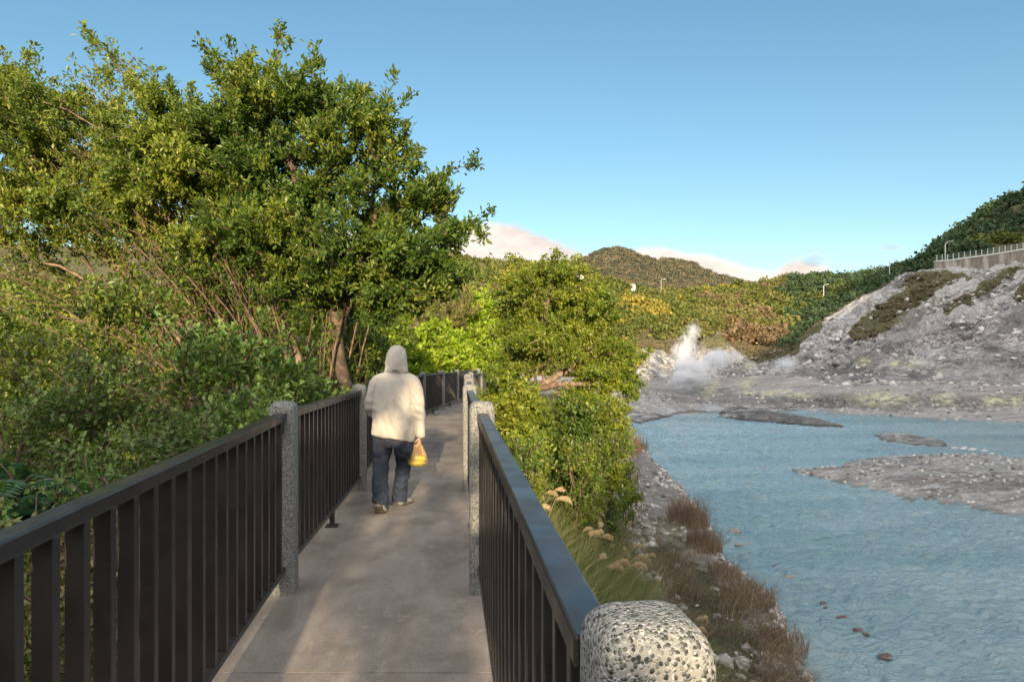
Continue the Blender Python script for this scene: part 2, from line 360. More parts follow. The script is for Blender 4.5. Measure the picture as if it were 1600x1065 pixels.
def h_near(x, y):
    x, y = np.broadcast_arrays(np.asarray(x, float), np.asarray(y, float))
    s, wv = xs(y), xw(y)
    t = (s - x) / np.maximum(s - wv, 1)
    z = np.interp(t, [-.15, -.02, .04, .36, .46, .75, 1.0, 1.35], [-6.3, -5.1, -4.7, -4.5, -3.9, -2.4, -1.25, -1.0])
    lf = wv - x                               # distance left of the walkway's right edge
    z = z + np.where(t > 1, np.interp(lf, [1.5, 6, 14, 30, 60], [0, -.3, .3, 4, 14]), 0)
    nz = .16 * fbm(x * .9, y * .9, seed=2, oct=4) + .07 * fbm(x * 4, y * 4, seed=3, oct=3)
    return z + nz * np.clip((t - .0) * 6, .35, 1.6)
COLS = {  # photo column: rings (distance, row)
 -900: [(60, 620), (70, 600), (85, 570), (100, 540), (120, 500), (150, 460), (180, 420), (220, 380), (280, 340), (400, 380)],
 300: [(60, 620), (70, 610), (85, 595), (100, 580), (120, 560), (150, 520), (180, 480), (220, 430), (280, 395), (400, 440)],
 700: [(60, 625), (70, 618), (85, 610), (100, 600), (125, 578), (155, 545), (185, 505), (230, 450), (280, 408), (400, 440)],
 800: [(60, 640), (75, 625), (90, 612), (105, 600), (128, 578), (155, 545), (185, 510), (230, 460), (280, 412), (400, 445)],
 900: [(60, 662), (78, 640), (92, 622), (108, 605), (125, 588), (150, 560), (180, 525), (225, 470), (290, 420), (400, 450)],
 960: [(60, 676), (76, 652), (93, 628), (108, 607), (125, 588), (148, 560), (178, 520), (225, 478), (280, 448), (400, 460)],
 1000: [(63, 705), (72, 662), (90, 635), (105, 612), (120, 592), (140, 552), (170, 520), (215, 485), (300, 461), (420, 465)],
 1060: [(72, 682), (84, 649), (95, 636), (106, 615), (122, 597), (138, 562), (160, 530), (220, 485), (320, 462), (450, 466)],
 1120: [(76, 676), (89, 644), (99, 633), (110, 613), (128, 590), (144, 556), (165, 533), (225, 487), (330, 457), (450, 460)],
 1180: [(76, 678), (88, 645), (98, 633), (108, 612), (130, 588), (152, 566), (175, 535), (230, 490), (340, 447), (460, 455)],
 1240: [(80, 674), (93, 641), (98, 633), (104, 612), (122, 595), (140, 562), (157, 535), (185, 532), (330, 440), (460, 450)],
 1320: [(76, 684), (87, 646), (93, 637), (98, 611), (118, 598), (142, 540), (165, 482), (190, 498), (300, 438), (420, 450)],
 1400: [(72, 694), (81, 652), (88, 640), (92, 611), (113, 600), (142, 520), (172, 437), (195, 450), (255, 425), (380, 450)],
 1440: [(71, 696), (78, 655), (87, 640), (91, 611), (112, 601), (142, 512), (174, 425), (185, 431), (218, 412), (300, 440)],
 1480: [(70, 698), (76, 657), (86, 640), (90, 611), (110, 601), (142, 506), (173, 420), (184, 413), (225, 378), (320, 420)],
 1540: [(69, 700), (74, 660), (85, 640), (89, 611), (108, 601), (140, 498), (170, 424), (184, 404), (230, 335), (330, 380)],
 1600: [(68, 704), (71, 665), (83, 642), (88, 612), (106, 600), (138, 488), (166, 415), (182, 394), (235, 300), (340, 350)],
 1800: [(64, 725), (68, 674), (80, 645), (85, 612), (102, 600), (134, 470), (160, 390), (176, 362), (240, 185), (340, 230)],
 2400: [(60, 740), (64, 682), (76, 650), (82, 615), (98, 600), (130, 430), (155, 300), (170, 280), (235, 80), (340, 100)],
 9000: [(60, 740), (64, 682), (76, 650), (82, 615), (98, 600), (130, 430), (155, 300), (170, 280), (235, 80), (340, 100)]}
CK = np.array(sorted(COLS)); CD = np.array([[r[0] for r in COLS[k]] for k in CK], float)
CZ = np.array([[Zp(r[1], r[0]) for r in COLS[k]] for k in CK])
def h_far(x, y):
    """terrain height for y > 60; returns height and the ring coordinate 0..9"""
    x, y = np.asarray(x, float), np.asarray(y, float)
    px = 800 + F * x / np.maximum(y, 1)
    D = np.stack([np.interp(px, CK, CD[:, k]) for k in range(10)], -1); Z = np.stack([np.interp(px, CK, CZ[:, k]) for k in range(10)], -1)
    jit = 3.0 * fbm(x * .045, y * .045, seed=31, oct=3)
    yy = y + jit * sstep(y, 66, 90)
    ring = np.zeros_like(y); z = np.where(yy < D[..., 0], Z[..., 0], Z[..., 9])
    for k in range(9):
        a, b = D[..., k], D[..., k + 1]; t = np.clip((yy - a) / (b - a), 0, 1); inn = (yy >= a) & (yy < b)
        z = np.where(inn, Z[..., k] * (1 - t) + Z[..., k + 1] * t, z); ring = np.where(inn, k + t, ring)
    ring = np.where(yy >= D[..., 9], 9, ring)
    amp = np.interp(ring, [0, .9, 1.2, 2, 2.4, 3, 3.6, 4.5, 5.5, 6, 7, 8], [0, .05, .25, .35, .8, .5, .35, 1.4, 2.2, 1.0, 1.5, 3])
    n = fbm(x * .11, y * .11, seed=11, oct=6, gain=.55); rdg = 1 - np.abs(fbm(x * .2 + 9, y * .12, seed=41, oct=4)) * 2
    z = z + amp * n + .35 * amp * (rdg - .6)
    # brown rock hump and white cliff at the back of the basin
    for (cpx, d, hh, wx, wy) in ((1112, 143, 5.0, 4.2, 5), (1020, 132, 2.0, 4, 6), (1150, 140, 2.0, 5, 5), (1092, 112, .9, 5, 3), (1245, 112, 1.2, 4.5, 4), (1005, 92, 1.6, 5, 6), (1190, 118, 1.3, 6, 4)):
        cx = X(cpx, d); g = np.exp(-(((x - cx) / wx) ** 2 + ((y - d) / wy) ** 2))
        z = z + hh * g * (1 + .3 * fbm(x * .6, y * .6, seed=77, oct=4))
    return z, ring
def h_all(x, y):
    x, y = np.broadcast_arrays(np.asarray(x, float), np.asarray(y, float))
    a = h_near(x, y); b, ring = h_far(x, y); m = sstep(y, 54, 66)
    return a * (1 - m) + b * m, ring
def gz(x, y): return float(h_all(np.array([x]), np.array([y]))[0][0])

def attr(me, name, arr):
    at = me.color_attributes.new(name, 'FLOAT_COLOR', 'POINT'); at.data.foreach_set('color', np.asarray(arr, np.float32).ravel())
def grid_mesh(name, Xg, Yg, Zg, keep=None):
    n, k = Xg.shape; V = np.stack([Xg, Yg, Zg], -1).reshape(-1, 3)
    i = np.arange(n - 1)[:, None] * k + np.arange(k - 1)[None]; q = np.stack([i, i + 1, i + k + 1, i + k], -1).reshape(-1, 4)
    if keep is not None: q = q[keep.ravel()[q].any(1)]
    return mesh_np(name, V, Q=q)

def inpoly(px, py, poly):
    c = np.zeros(px.shape, bool); n = len(poly)
    for i in range(n):
        x1, y1 = poly[i]; x2, y2 = poly[(i + 1) % n]
        k = ((y1 > py) != (y2 > py)) & (px < (x2 - x1) * (py - y1) / ((y2 - y1) or 1e-9) + x1); c ^= k
    return c
# --- far terrain (basin, rock slope, hillsides) on a fan grid
pxs = np.concatenate([np.linspace(-900, -60, 40), np.arange(-40, 1700, 3.5), np.linspace(1720, 2800, 50)])
ds = np.concatenate([np.arange(54, 180, .36), np.linspace(180.5, 470, 110)])
PX, DD = np.meshgrid(pxs, ds, indexing='xy'); XX = (PX - 800) / F * DD
ZZ, RING = h_all(XX, DD)
al, pp_ = (58 * XX + 25 * DD) / 63, (-25 * XX + 58 * DD) / 63
gul = 1 - np.abs(fbm(al * .035 + .6 * fbm(al * .1, pp_ * .1, seed=1, oct=2), pp_ * .22, seed=88, oct=5)) * 3
small = .3 * fbm(XX * .9, DD * .9, seed=23, oct=4) * sstep(RING, 3.6, 4.4) + 1.5 * (gul - .5) * sstep(RING, 4.2, 4.8) * (1 - sstep(RING, 6.0, 6.5)) * sstep(PX, 1190, 1280)
ZZ = ZZ + small
PY = YH + (H0 - ZZ) * F / DD
veg = sstep(RING, 6.3, 6.9); veg = np.where(PX < 1250, np.maximum(veg, sstep(RING, 5.05, 5.5)), veg)
veg = np.maximum(veg, .7 * np.exp(-(((PX - 1118) / 42) ** 2 + ((PY - 533) / 26) ** 2)))
veg = np.where(PX < 990, np.maximum(veg, sstep(RING, 3.6, 4.2)), veg)
for poly in ([(1325, 526), (1345, 500), (1405, 455), (1445, 462), (1430, 485), (1385, 515), (1345, 534)], [(1400, 462), (1425, 425), (1480, 424), (1515, 432), (1470, 452), (1440, 470)],
             [(1465, 485), (1520, 455), (1560, 425), (1600, 412), (1590, 425), (1550, 450), (1520, 470), (1480, 490)], [(1180, 545), (1240, 528), (1300, 495), (1270, 530), (1200, 562)],
             [(1575, 460), (1600, 445), (1640, 450), (1600, 470)]):
    veg = np.maximum(veg, inpoly(PX + 14 * fbm(PX * .06, PY * .06, seed=9), PY + 9 * fbm(PX * .06, PY * .06, seed=10), poly) * 1.0)
sul = np.zeros_like(veg)
for (a, b, ra, rb) in ((1380, 622, 34, 11), (1478, 622, 14, 9), (1553, 626, 18, 7), (1585, 626, 16, 7), (1430, 567, 16, 5), (1350, 566, 12, 5), (1398, 567, 8, 4), (1108, 608, 11, 8), (1164, 600, 12, 7), (1118, 600, 7, 6), (1172, 613, 12, 4), (1198, 615, 10, 4), (1225, 612, 12, 4), (1172, 571, 6, 5), (1250, 617, 20, 4)):
    sul = np.maximum(sul, np.exp(-(((PX - a) / ra) ** 2 + ((PY - b) / rb) ** 2) * .8))
sand = np.exp(-((RING - 3.45) / .42) ** 2) * 1.0 * (PX > 990)
sand = np.maximum(sand, np.exp(-((RING - 1.45) / .42) ** 2) * sstep(PX, 1230, 1330))
sand = np.maximum(sand, .5 * np.exp(-((RING - 2.95) / .2) ** 2))
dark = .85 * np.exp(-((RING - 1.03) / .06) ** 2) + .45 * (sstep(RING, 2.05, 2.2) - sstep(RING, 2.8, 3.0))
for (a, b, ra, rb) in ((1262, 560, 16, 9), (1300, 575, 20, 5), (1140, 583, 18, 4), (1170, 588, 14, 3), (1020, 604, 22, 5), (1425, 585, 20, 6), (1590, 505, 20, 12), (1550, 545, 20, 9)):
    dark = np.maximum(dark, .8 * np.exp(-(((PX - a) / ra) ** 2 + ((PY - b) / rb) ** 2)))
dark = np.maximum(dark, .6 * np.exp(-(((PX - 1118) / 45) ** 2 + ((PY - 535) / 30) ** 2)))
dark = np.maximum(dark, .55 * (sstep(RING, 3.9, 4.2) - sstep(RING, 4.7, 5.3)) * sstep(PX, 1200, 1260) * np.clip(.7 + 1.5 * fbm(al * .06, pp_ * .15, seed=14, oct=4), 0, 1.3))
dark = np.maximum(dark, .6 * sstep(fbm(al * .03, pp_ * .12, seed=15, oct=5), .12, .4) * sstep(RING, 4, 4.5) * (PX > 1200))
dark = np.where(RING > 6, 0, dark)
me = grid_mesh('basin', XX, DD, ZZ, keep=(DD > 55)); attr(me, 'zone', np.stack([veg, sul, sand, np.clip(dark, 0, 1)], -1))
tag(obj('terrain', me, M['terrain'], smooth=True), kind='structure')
# --- near bank
ys = np.concatenate([np.arange(-12, 12, .16), np.arange(12, 58, .25)]); x_ = np.concatenate([np.linspace(-60, -12, 50), np.linspace(-11.7, 16, 150)])
xg, yg = np.meshgrid(x_, ys, indexing='xy'); zg = h_near(xg, yg)
m_ = sstep(yg, 54, 66); zf, _ = h_far(xg, np.maximum(yg, 50)); zg = zg * (1 - m_) + zf * m_
tt = (xs(yg) - xg) / np.maximum(xs(yg) - xw(yg), 1)
pth = sstep(tt, .05, .1) - sstep(tt, .33, .4)
vg = np.clip(sstep(tt, .44, .62) - .5 * sstep(tt, 3, 4) * 0, 0, 1)
vg = np.maximum(vg, np.interp(yg, [10, 20, 24, 30], [1, .9, .6, 0]) * sstep(tt, .02, .2) * .75); pth = pth * sstep(yg, 12, 22)
me = grid_mesh('bank', xg, yg, zg); attr(me, 'zone', np.stack([vg, vg * 0, pth, vg * 0], -1))
tag(obj('bank', me, M['bank'], smooth=True), kind='structure')
# --- wide ground sheet and water
def disc(name, r, z, mat, cy=0):
    a = np.arange(64) * 2 * np.pi / 64; V = np.stack([r * np.cos(a), r * np.sin(a) + cy, a * 0 + z], 1); V = np.concatenate([V, [[0, cy, z]]])
    return obj(name, mesh_np(name, V, T=[(64, i, (i + 1) % 64) for i in range(64)]), mat)
tag(disc('ground', 8000, -9, M['forest']), kind='structure')
def wave(x, y):
    u, v = x * .99 + y * .12, y * .99 - x * .12
    h = .07 * fbm(u * .8 + 2 * fbm(u * .3, v * .3, seed=4, oct=2), v * 1.5, seed=201, oct=2, gain=.6) + .14 * fbm(u * 2.0 + .6 * fbm(u, v, seed=9, oct=2), v * 5.2, seed=207, oct=3, gain=.55)
    return h * (.55 + .75 * vnoise(x * .05, y * .07, seed=3))
pw = np.arange(900, 1720, 2.0); dw = [11.0]
while dw[-1] < 104: dw.append(dw[-1] * 1.0036)
PW, DW = np.meshgrid(pw, np.array(dw), indexing='xy'); XW = (PW - 800) / F * DW
tag(obj('water', grid_mesh('water', XW, DW, -5 + wave(XW, DW)), M['water'], smooth=True), kind='structure')
V = np.array([(3, -60, -5.12), (140, -60, -5.12), (140, 112, -5.12), (3, 112, -5.12)], float)
tag(obj('lake_bottom', mesh_np('lake_bottom', V, Q=[(0, 1, 2, 3)]), M['water']), kind='structure')
# --- gravel bars in the lake
def wp(px, py, z=-5.0): d = (H0 - z) * F / (py - YH); return ((px - 800) / F * d, d)
def bar(name, poly, hmax, slope, seed, res, darkv):
    pl = np.array([wp(*p) for p in poly]); mn, mx_ = pl.min(0) - 2, pl.max(0) + 2
    gx, gy = np.meshgrid(np.arange(mn[0], mx_[0], res), np.arange(mn[1], mx_[1], res))
    wx = gx + .9 * fbm(gx * .3, gy * .3, seed=seed, oct=4); wy = gy + .9 * fbm(gx * .3, gy * .3, seed=seed + 9, oct=4)
    ins = inpoly(wx, wy, [tuple(p) for p in pl]); dist = np.full(gx.shape, 1e9)
    for i in range(len(pl)):
        a, b = pl[i], pl[(i + 1) % len(pl)]; ab = b - a; tq = np.clip(((wx - a[0]) * ab[0] + (wy - a[1]) * ab[1]) / (ab @ ab), 0, 1)
        dist = np.minimum(dist, np.hypot(wx - a[0] - tq * ab[0], wy - a[1] - tq * ab[1]))
    sd = np.where(ins, dist, -dist); z = -5.03 + np.where(sd > 0, hmax * (1 - np.exp(-sd * slope / hmax)), sd * .25)
    z = z + np.clip(sd, 0, 1) * (.16 * fbm(gx * .8, gy * .8, seed=seed + 3, oct=5) + .1 * np.maximum(0, fbm(gx * 2.5, gy * 2.5, seed=seed + 4, oct=3)))
    me = grid_mesh(name, gx, gy, z, keep=z > -5.4)
    dk = np.exp(-(np.maximum(sd, 0) / .35) ** 2) * .7 + darkv * (fbm(gx * .2, gy * .2, seed=seed + 5) > -.1)
    sa = np.clip(.35 - darkv, 0, 1) * np.ones_like(z)
    attr(me, 'zone', np.stack([z * 0, z * 0, sa, np.clip(dk, 0, 1)], -1))
    return tag(obj(name, me, M['terrain'], smooth=True), kind='structure'), gx, gy, z, sd
BARA = [(1234, 739), (1262, 733), (1305, 728), (1310, 722), (1400, 716), (1500, 712), (1600, 722), (1800, 745), (2100, 800), (2100, 900), (1800, 862), (1700, 838), (1600, 811), (1540, 799), (1470, 788), (1400, 776), (1340, 765), (1290, 752)]
_, ax_, ay_, az_, asd = bar('gravel_bar', BARA, 1.15, .28, 51, .22, 0)
bar('gravel_bar', [(1358, 679), (1400, 677), (1440, 682), (1478, 689), (1480, 696), (1420, 694), (1380, 688)], .35, .3, 61, .22, .25)
bar('gravel_bar', [(1130, 640), (1180, 641), (1230, 648), (1280, 658), (1322, 667), (1270, 666), (1200, 659), (1120, 652)], .8, .5, 71, .3, .6)
# --- shading ridge: unseen valley side behind the viewer, crest shaped for its shadow
c0x = [-300, -1.2, 1.5, 4, 8, 27, 54, 90, 116, 130, 160, 190, 420]; c0z = [-1.2, -1.2, 1.9, 2.6, 4.8, 25, 34, 52, 71, 84, 97, 117, 140]
gx, gy = np.meshgrid(np.linspace(-250, 460, 150), np.concatenate([np.linspace(-420, -150, 24), np.linspace(-146, -11.5, 60)]))
crest = np.interp(gx - .06 * 150, c0x, c0z) + math.tan(SUN_EL) * 150
tq = np.clip((-11.5 - gy) / 138.5, 0, 1)
base = h_near(gx, gx * 0 - 11.5)
z = base + (crest - base) * tq ** 1.9 - np.maximum(0, -150 - gy) * .25 + 1.2 * fbm(gx * .06, gy * .06, seed=91, oct=4) * np.clip(tq * 3, 0, 1) * (tq < .99)
tag(obj('hillside', grid_mesh('hillside', gx, gy, z), M['forest'], smooth=True), kind='structure')
# --- far mountain
sk = [(500, 470), (700, 450), (800, 440), (850, 425), (880, 418), (905, 408), (925, 396), (945, 389), (965, 386), (985, 390), (1003, 399), (1020, 404), (1045, 405), (1062, 406), (1080, 412), (1100, 420), (1125, 431), (1180, 442), (1300, 455), (1500, 470)]
pm = np.linspace(450, 1560, 420); dm = np.linspace(760, 1500, 160); PXm, DDm = np.meshgrid(pm, dm)
skz = Zp(np.interp(PXm, [a for a, b in sk], [b for a, b in sk]), 1150)
skz = skz + 3 * fbm(PXm * .05, DDm * .01, seed=8, oct=3)
prof = np.interp(DDm, [760, 850, 1000, 1150, 1300, 1500], [.0, .28, .68, 1, .8, .3])
Xm = (PXm - 800) / F * DDm
Zm = skz * prof + 7 * fbm(Xm * .012, DDm * .012, seed=17, oct=5) * prof * (1.1 - prof) * 4 + 2.4 * fbm(Xm * .09, DDm * .09, seed=18, oct=3)
tag(obj('mountain', grid_mesh('mountain', Xm, DDm, Zm), M['mount'], smooth=True), kind='structure')

# ------------------------------------------------------------------ rocks
def rock_unit(seed, sub=2):
    import bmesh
    bm = bmesh.new(); bmesh.ops.create_icosphere(bm, subdivisions=sub, radius=1)
    V = np.array([v.co[:] for v in bm.verts]); T = np.array([[v.index for v in f.verts] for f in bm.faces]); bm.free()
    rs = np.random.RandomState(seed)
    for _ in range(7):                                     # cut flat faces
        n = rs.normal(size=3); n /= np.linalg.norm(n); c = rs.uniform(.5, .85); d = V @ n; V = V - np.maximum(d - c, 0)[:, None] * n
    V = V * (1 + .12 * fbm(V[:, 0] * 2, V[:, 1] * 2, V[:, 2] * 2, seed=seed, oct=3))[:, None]
    return V * rs.uniform(.75, 1.2, 3) * [1, 1, .75], T
RU = [rock_unit(s, 2) for s in range(6)]; RL = [rock_unit(s, 1) for s in range(10, 18)]
def rocks_into(mb, pos, size, units, rs):
    for p, s in zip(pos, size):
        V, T = units[rs.randint(len(units))]; a = rs.uniform(0, 6.28); c_, s_ = math.cos(a), math.sin(a)
        mb.add(V @ np.array([[c_, s_, 0], [-s_, c_, 0], [0, 0, 1]]) * s + p, T=T)
rs = np.random.RandomState(3)
mb = MB(); pos = []; size = []
N = 14000; ppx = rs.uniform(980, 1640, N); pd = rs.uniform(72, 178, N); xx = (ppx - 800) / F * pd; zz, rg = h_all(xx, pd)
dn = np.interp(rg, [1.0, 1.1, 2, 2.5, 3, 3.3, 3.8, 4.2, 6.0, 6.1], [0, .25, .25, .5, .3, .06, .25, 1, .9, 0]); dn = np.where((ppx < 1200) & (rg > 4.3), 0, dn)
dn = dn * np.where(rg > 3.8, np.clip(.55 + 2.2 * fbm(xx * .12, pd * .12, seed=19, oct=3), .05, 1), 1); ok = rs.rand(N) < dn; sz = np.where(rg > 3.8, .11 + .8 * rs.rand(N) ** 5, .08 + .3 * rs.rand(N) ** 3)
rocks_into(mb, np.stack([xx, pd, zz], 1)[ok], sz[ok], RL, rs)
tag(obj('rubble', mb.mesh('rubble'), M['stone']), 'grey rubble strewn over the rock slope and basin', 'rubble', kind='stuff')
mb = MB(); k = np.argwhere(asd > .15); k = k[rs.randint(len(k), size=1500)]
rocks_into(mb, np.array([[ax_[i, j], ay_[i, j], az_[i, j]] for i, j in k]) + rs.uniform(-.1, .1, (1500, 3)) * [1, 1, .2], rs.uniform(.05, .16, 1500), RL, rs)
tag(obj('pebbles', mb.mesh('pebbles'), M['stone']), 'pale pebbles covering the gravel bar in the lake', 'pebbles', kind='stuff')
mb = MB(); yb = rs.uniform(12, 58, 1800); tb = np.where(rs.rand(1800) < .5, rs.normal(.42, .05, 1800), rs.normal(.015, .02, 1800)); xb = xs(yb) - tb * (xs(yb) - xw(yb))
rocks_into(mb, np.stack([xb, yb, h_near(xb, yb)], 1), rs.uniform(.04, .17, 1800), RL, rs)
tag(obj('shore_stones', mb.mesh('shore_stones'), M['stone']), 'grey stones edging the gravel path by the water', 'stones', kind='stuff')
RM = {}
def rock(px, py, wpx, mat, label, group=None, z=-5.0, name='rock', flat=.7, cat='rock', d=None):
    if d is None: x, d = wp(px, py, z)
    else: x = X(px, d)
    s = wpx / F * d / 2; key = (int(px * 7 + py) % 6, mat)
    if key not in RM:
        V, T = RU[key[0]]; RM[key] = mesh_np('rock', V, T=T); RM[key].materials.append(M[mat])
    o = bpy.data.objects.new(name, RM[key]); COL.objects.link(o); o.location = (x, d, z); o.scale = (s, s * 1.1, s * flat); o.rotation_euler = (0, 0, px)
    return tag(o, label, cat, group)
for (px, py, wd, mt, lb) in (
    (1148, 831, 22, 'stone_tan', 'tan rock at the top of the small rock pile in the water'), (1144, 842, 20, 'stone_tan', 'tan rock on the left of the rock pile standing in the lake'),
    (1158, 843, 16, 'stone_red', 'reddish rock at the right of the rock pile in the lake'), (1155, 850, 14, 'stone_tan', 'lowest small tan rock of the pile off the bank'),
    (1188, 864, 16, 'stone_red', 'lone dark red rock breaking the water beyond the rock pile'), (1212, 883, 10, 'stone_red', 'smallest flat red rock awash in the lake'),
    (1225, 894, 13, 'stone_tan', 'upper half of a pair of brown rocks in the lake'), (1231, 901, 15, 'stone_tan', 'lower half of the pair of brown rocks in the lake'), (1243, 909, 9, 'stone_red', 'little rock just beside the brown pair in the lake'),
    (1288, 942, 15, 'stone_red', 'first red rock of the slanting row in the lake'), (1293, 950, 14, 'stone_red', 'second red rock of the row, touching the first'),
    (1318, 966, 24, 'stone_red', 'longest red rock in the slanting row in the water'), (1340, 982, 14, 'stone_red', 'round red rock low in the slanting row'), (1352, 989, 12, 'stone_red', 'last red rock at the near end of the row'),
    (1130, 820, 14, 'stone_red', 'dark rock at the foot of the dry reeds at the waterline'), (1385, 1024, 30, 'stone_red', 'half-sunken reddish rock below the row, almost under water')):
    rock(px, py, wd, mt, lb, 'rocks standing in the lake', flat=.45 if wd != 30 else .12)
for (px, py, wd, mt, lb) in ((1467, 690, 14, 'stone', 'round grey boulder on the end of the far gravel spit'), (1492, 700, 12, 'stone', 'dark rock at the left of the islet chain'), (1506, 700, 14, 'stone', 'pale rock in the middle of the islet chain'),
    (1520, 702, 14, 'stone', 'grey rock right of the middle in the islet chain'), (1537, 704, 14, 'stone', 'dark rock near the right end of the islet chain'), (1549, 708, 10, 'stone', 'small last rock of the islet chain'), (1301, 728, 9, 'stone', 'dark rock at the upper corner of the large gravel bar'), (1300, 660, 7, 'stone', 'rock at the tip of the dark spit across the lake')):
    rock(px, py, wd, mt, lb, 'rocks on the lake spits', flat=.6)
k = 0
for (px, py, wd) in ((1590, 521, 17), (1545, 497, 13), (1575, 480, 14), (1500, 505, 12), (1530, 520, 10), (1560, 555, 9), (1450, 508, 10), (1418, 492, 7), (1540, 602, 8), (1560, 603, 8), (1587, 603, 9), (1520, 603, 6), (1465, 589, 7), (1405, 598, 6), (1512, 545, 11), (1585, 560, 10), (1480, 470, 12), (1372, 540, 6), (1300, 545, 6), (1340, 600, 6), (1225, 572, 7)):
    dd = np.arange(95, 175, .5); zc, _ = h_all(X(px, dd), dd); pr = YH + (H0 - zc) * F / dd; i = int(np.argmin(np.abs(pr - py)))
    rock(px, py, wd, 'stone', ('large' if wd > 12 else 'middling' if wd > 8 else 'small') + ' pale boulder ' + ('at the foot' if py > 590 else 'low down' if py > 538 else 'halfway up' if py > 500 else 'high up') + ' of the grey rock slope' + (' near the right edge' if px > 1535 else ' right of its middle' if px > 1470 else ' left of its middle' if px > 1380 else ' at its left end'), 'boulders on the rock slope', z=float(zc[i]) + .1, d=float(dd[i]), name='boulder', cat='boulder')

# ------------------------------------------------------------------ posts and railings
def rsq(h, c, k=4):
    """rounded square ring, half width h, corner radius c"""
    pts = []
    for q, (sx, sy) in enumerate(((1, 1), (-1, 1), (-1, -1), (1, -1))):
        for j in range(k + 1):
            a = q * math.pi / 2 + j * math.pi / 2 / k; pts.append((sx * (h - c) + c * math.cos(a), sy * (h - c) + c * math.sin(a)))
    return pts
def post_mesh(hgt=1.25, h=.082):
    mb = MB(); rings = []
    for z, hh in [(-.3, h), (0, h), (.3, h), (.6, h), (.9, h), (hgt - .055, h)] + [(hgt - .055 + .055 * math.sin(a), h - .042 * (1 - math.cos(a))) for a in (.3, .6, .9, 1.2, 1.45)] + [(hgt, h - .06)]:
        rings.append([(x, y, z) for x, y in rsq(hh, min(.028, hh * .6))])
    mb.loft(rings); return mb.mesh('post')
PM = post_mesh(); PM.materials.append(M['pebble']); PM.polygons.foreach_set('use_smooth', [True] * len(PM.polygons))
ordn = ['nearest', 'second', 'third', 'fourth', 'fifth', 'sixth', 'seventh', 'eighth', 'ninth']
def side_dir(L, i):
    a = np.array(L[max(i - 1, 0)]); b = np.array(L[min(i + 1, len(L) - 1)]); d = b - a; return d / np.linalg.norm(d)
PLx = [(-.73, -2.6)] + PL; PRx = PR
for side, L, sn in (('left', PLx, 'left'), ('right', PRx, 'right')):
    for i, (x, y) in enumerate(L):
        if side == 'left' and i == 0: continue
        n = i if side == 'right' else i - 1
        d = side_dir(L, i); o = bpy.data.objects.new('pebble_post', PM); COL.objects.link(o)
        o.location = (x, y, deck_z(y)); o.rotation_euler = (0, 0, math.atan2(-d[0], d[1]))
        extra = {('right', 0): 'huge in the near corner', ('left', 1): 'standing alone left of the path', ('left', 2): 'just left of the walking person', ('right', 1): 'where the near right rail ends'}.get((side, n), 'further along the path')
        tag(o, f'{ordn[n]} pebble-faced post on the {sn} side, {extra}', 'post', 'pebble-faced posts along the walkway')
def panel(A, B, side, n):
    A, B = np.array(A), np.array(B); L = np.linalg.norm(B - A) - .166; d = (B - A) / np.linalg.norm(B - A); c = (A + B) / 2
    z0, z1 = deck_z(A[1]), deck_z(B[1]); dz = (z1 - z0) / np.linalg.norm(B - A); zc = (z0 + z1) / 2
    u = np.array([d[0], d[1], dz]); v = np.array([-d[1], d[0], 0.]); up = np.array([0, 0, 1.])
    root = empty('railing_panel', (c[0], c[1], zc), f'dark brown metal railing panel, {ordn[n]} on the {side} side of the walkway', 'railing', 'metal railing panels between the posts')
    def part(nm, bx, par=root, bev=.004):
        mb = MB()
        for b in bx: mb.box(*b)
        o = obj(nm, mb.mesh(nm), M['rail'], par); bm_ = o.modifiers.new('b', 'BEVEL'); bm_.width = bev; bm_.segments = 2; return o
    part('top_rail', [(up * 1.155, u * L / 2, v * .036, up * .026)], bev=.006)
    part('bottom_rail', [(up * .165, u * L / 2, v * .03, up * .018)])
    for s_ in (-1, 1): part('rail_bracket', [(u * (s_ * (L / 2 - .02)) + up * 1.085, u * .0195, v * .02, up * .04)])
    nb = 10; pitch = L / 2 / (nb + .7)
    for s_ in (-1, 1):
        for k in range(nb):
            off = s_ * (pitch * (k + 1) + .01)
            if A[1] > 13:                               # far away: still one bar each
                pass
            part('baluster', [(u * off + up * .655, u * .018, v * .027, up * (.4725 - .001))], bev=.0025)
    st = part('stanchion', [(up * .641, u * .024, v * .0265, up * .486), (up * .071 - v * 0, u * .03, v * .02, up * .0685)])
    part('base_plate', [(up * .0075 - v * 0, u * .06, v * .055, up * .0075)], st, .002)
def relink(prefix): pass
for n in range(len(PLx) - 1): panel(PLx[n], PLx[n + 1], 'left', n)
for n in range(len(PRx) - 1): panel((.14, .98) if n == 0 else PRx[n], PRx[n + 1], 'right', n)

# deck slabs with joints
Lx = np.array(PLx); Rx = np.array([(.55, -2.6)] + PRx)
yj = [-2.6] + [3.39 + 3.55 * k - 3.55 for k in range(0, 9)]
mb = MB()
for a, b in zip(yj[:-1], yj[1:]):
    V = []; yy_ = np.linspace(a + .004, b - .004, 6)
    for yy in yy_:
        l, r = np.interp(yy, Lx[:, 1], Lx[:, 0]) - .13, np.interp(yy, Rx[:, 1], Rx[:, 0]) + .13; zt = deck_z(yy); V += [(l, yy, zt), (r, yy, zt), (r, yy, zt - .18), (l, yy, zt - .18)]
    mb.add(V, Q=[(4 * i + j, 4 * i + (j + 1) % 4, 4 * i + 4 + (j + 1) % 4, 4 * i + 4 + j) for i in range(5) for j in range(4)] + [(0, 1, 2, 3), (20, 23, 22, 21)])
tag(obj('walkway', mb.mesh('walkway'), M['deck']), kind='structure')
mb = MB()
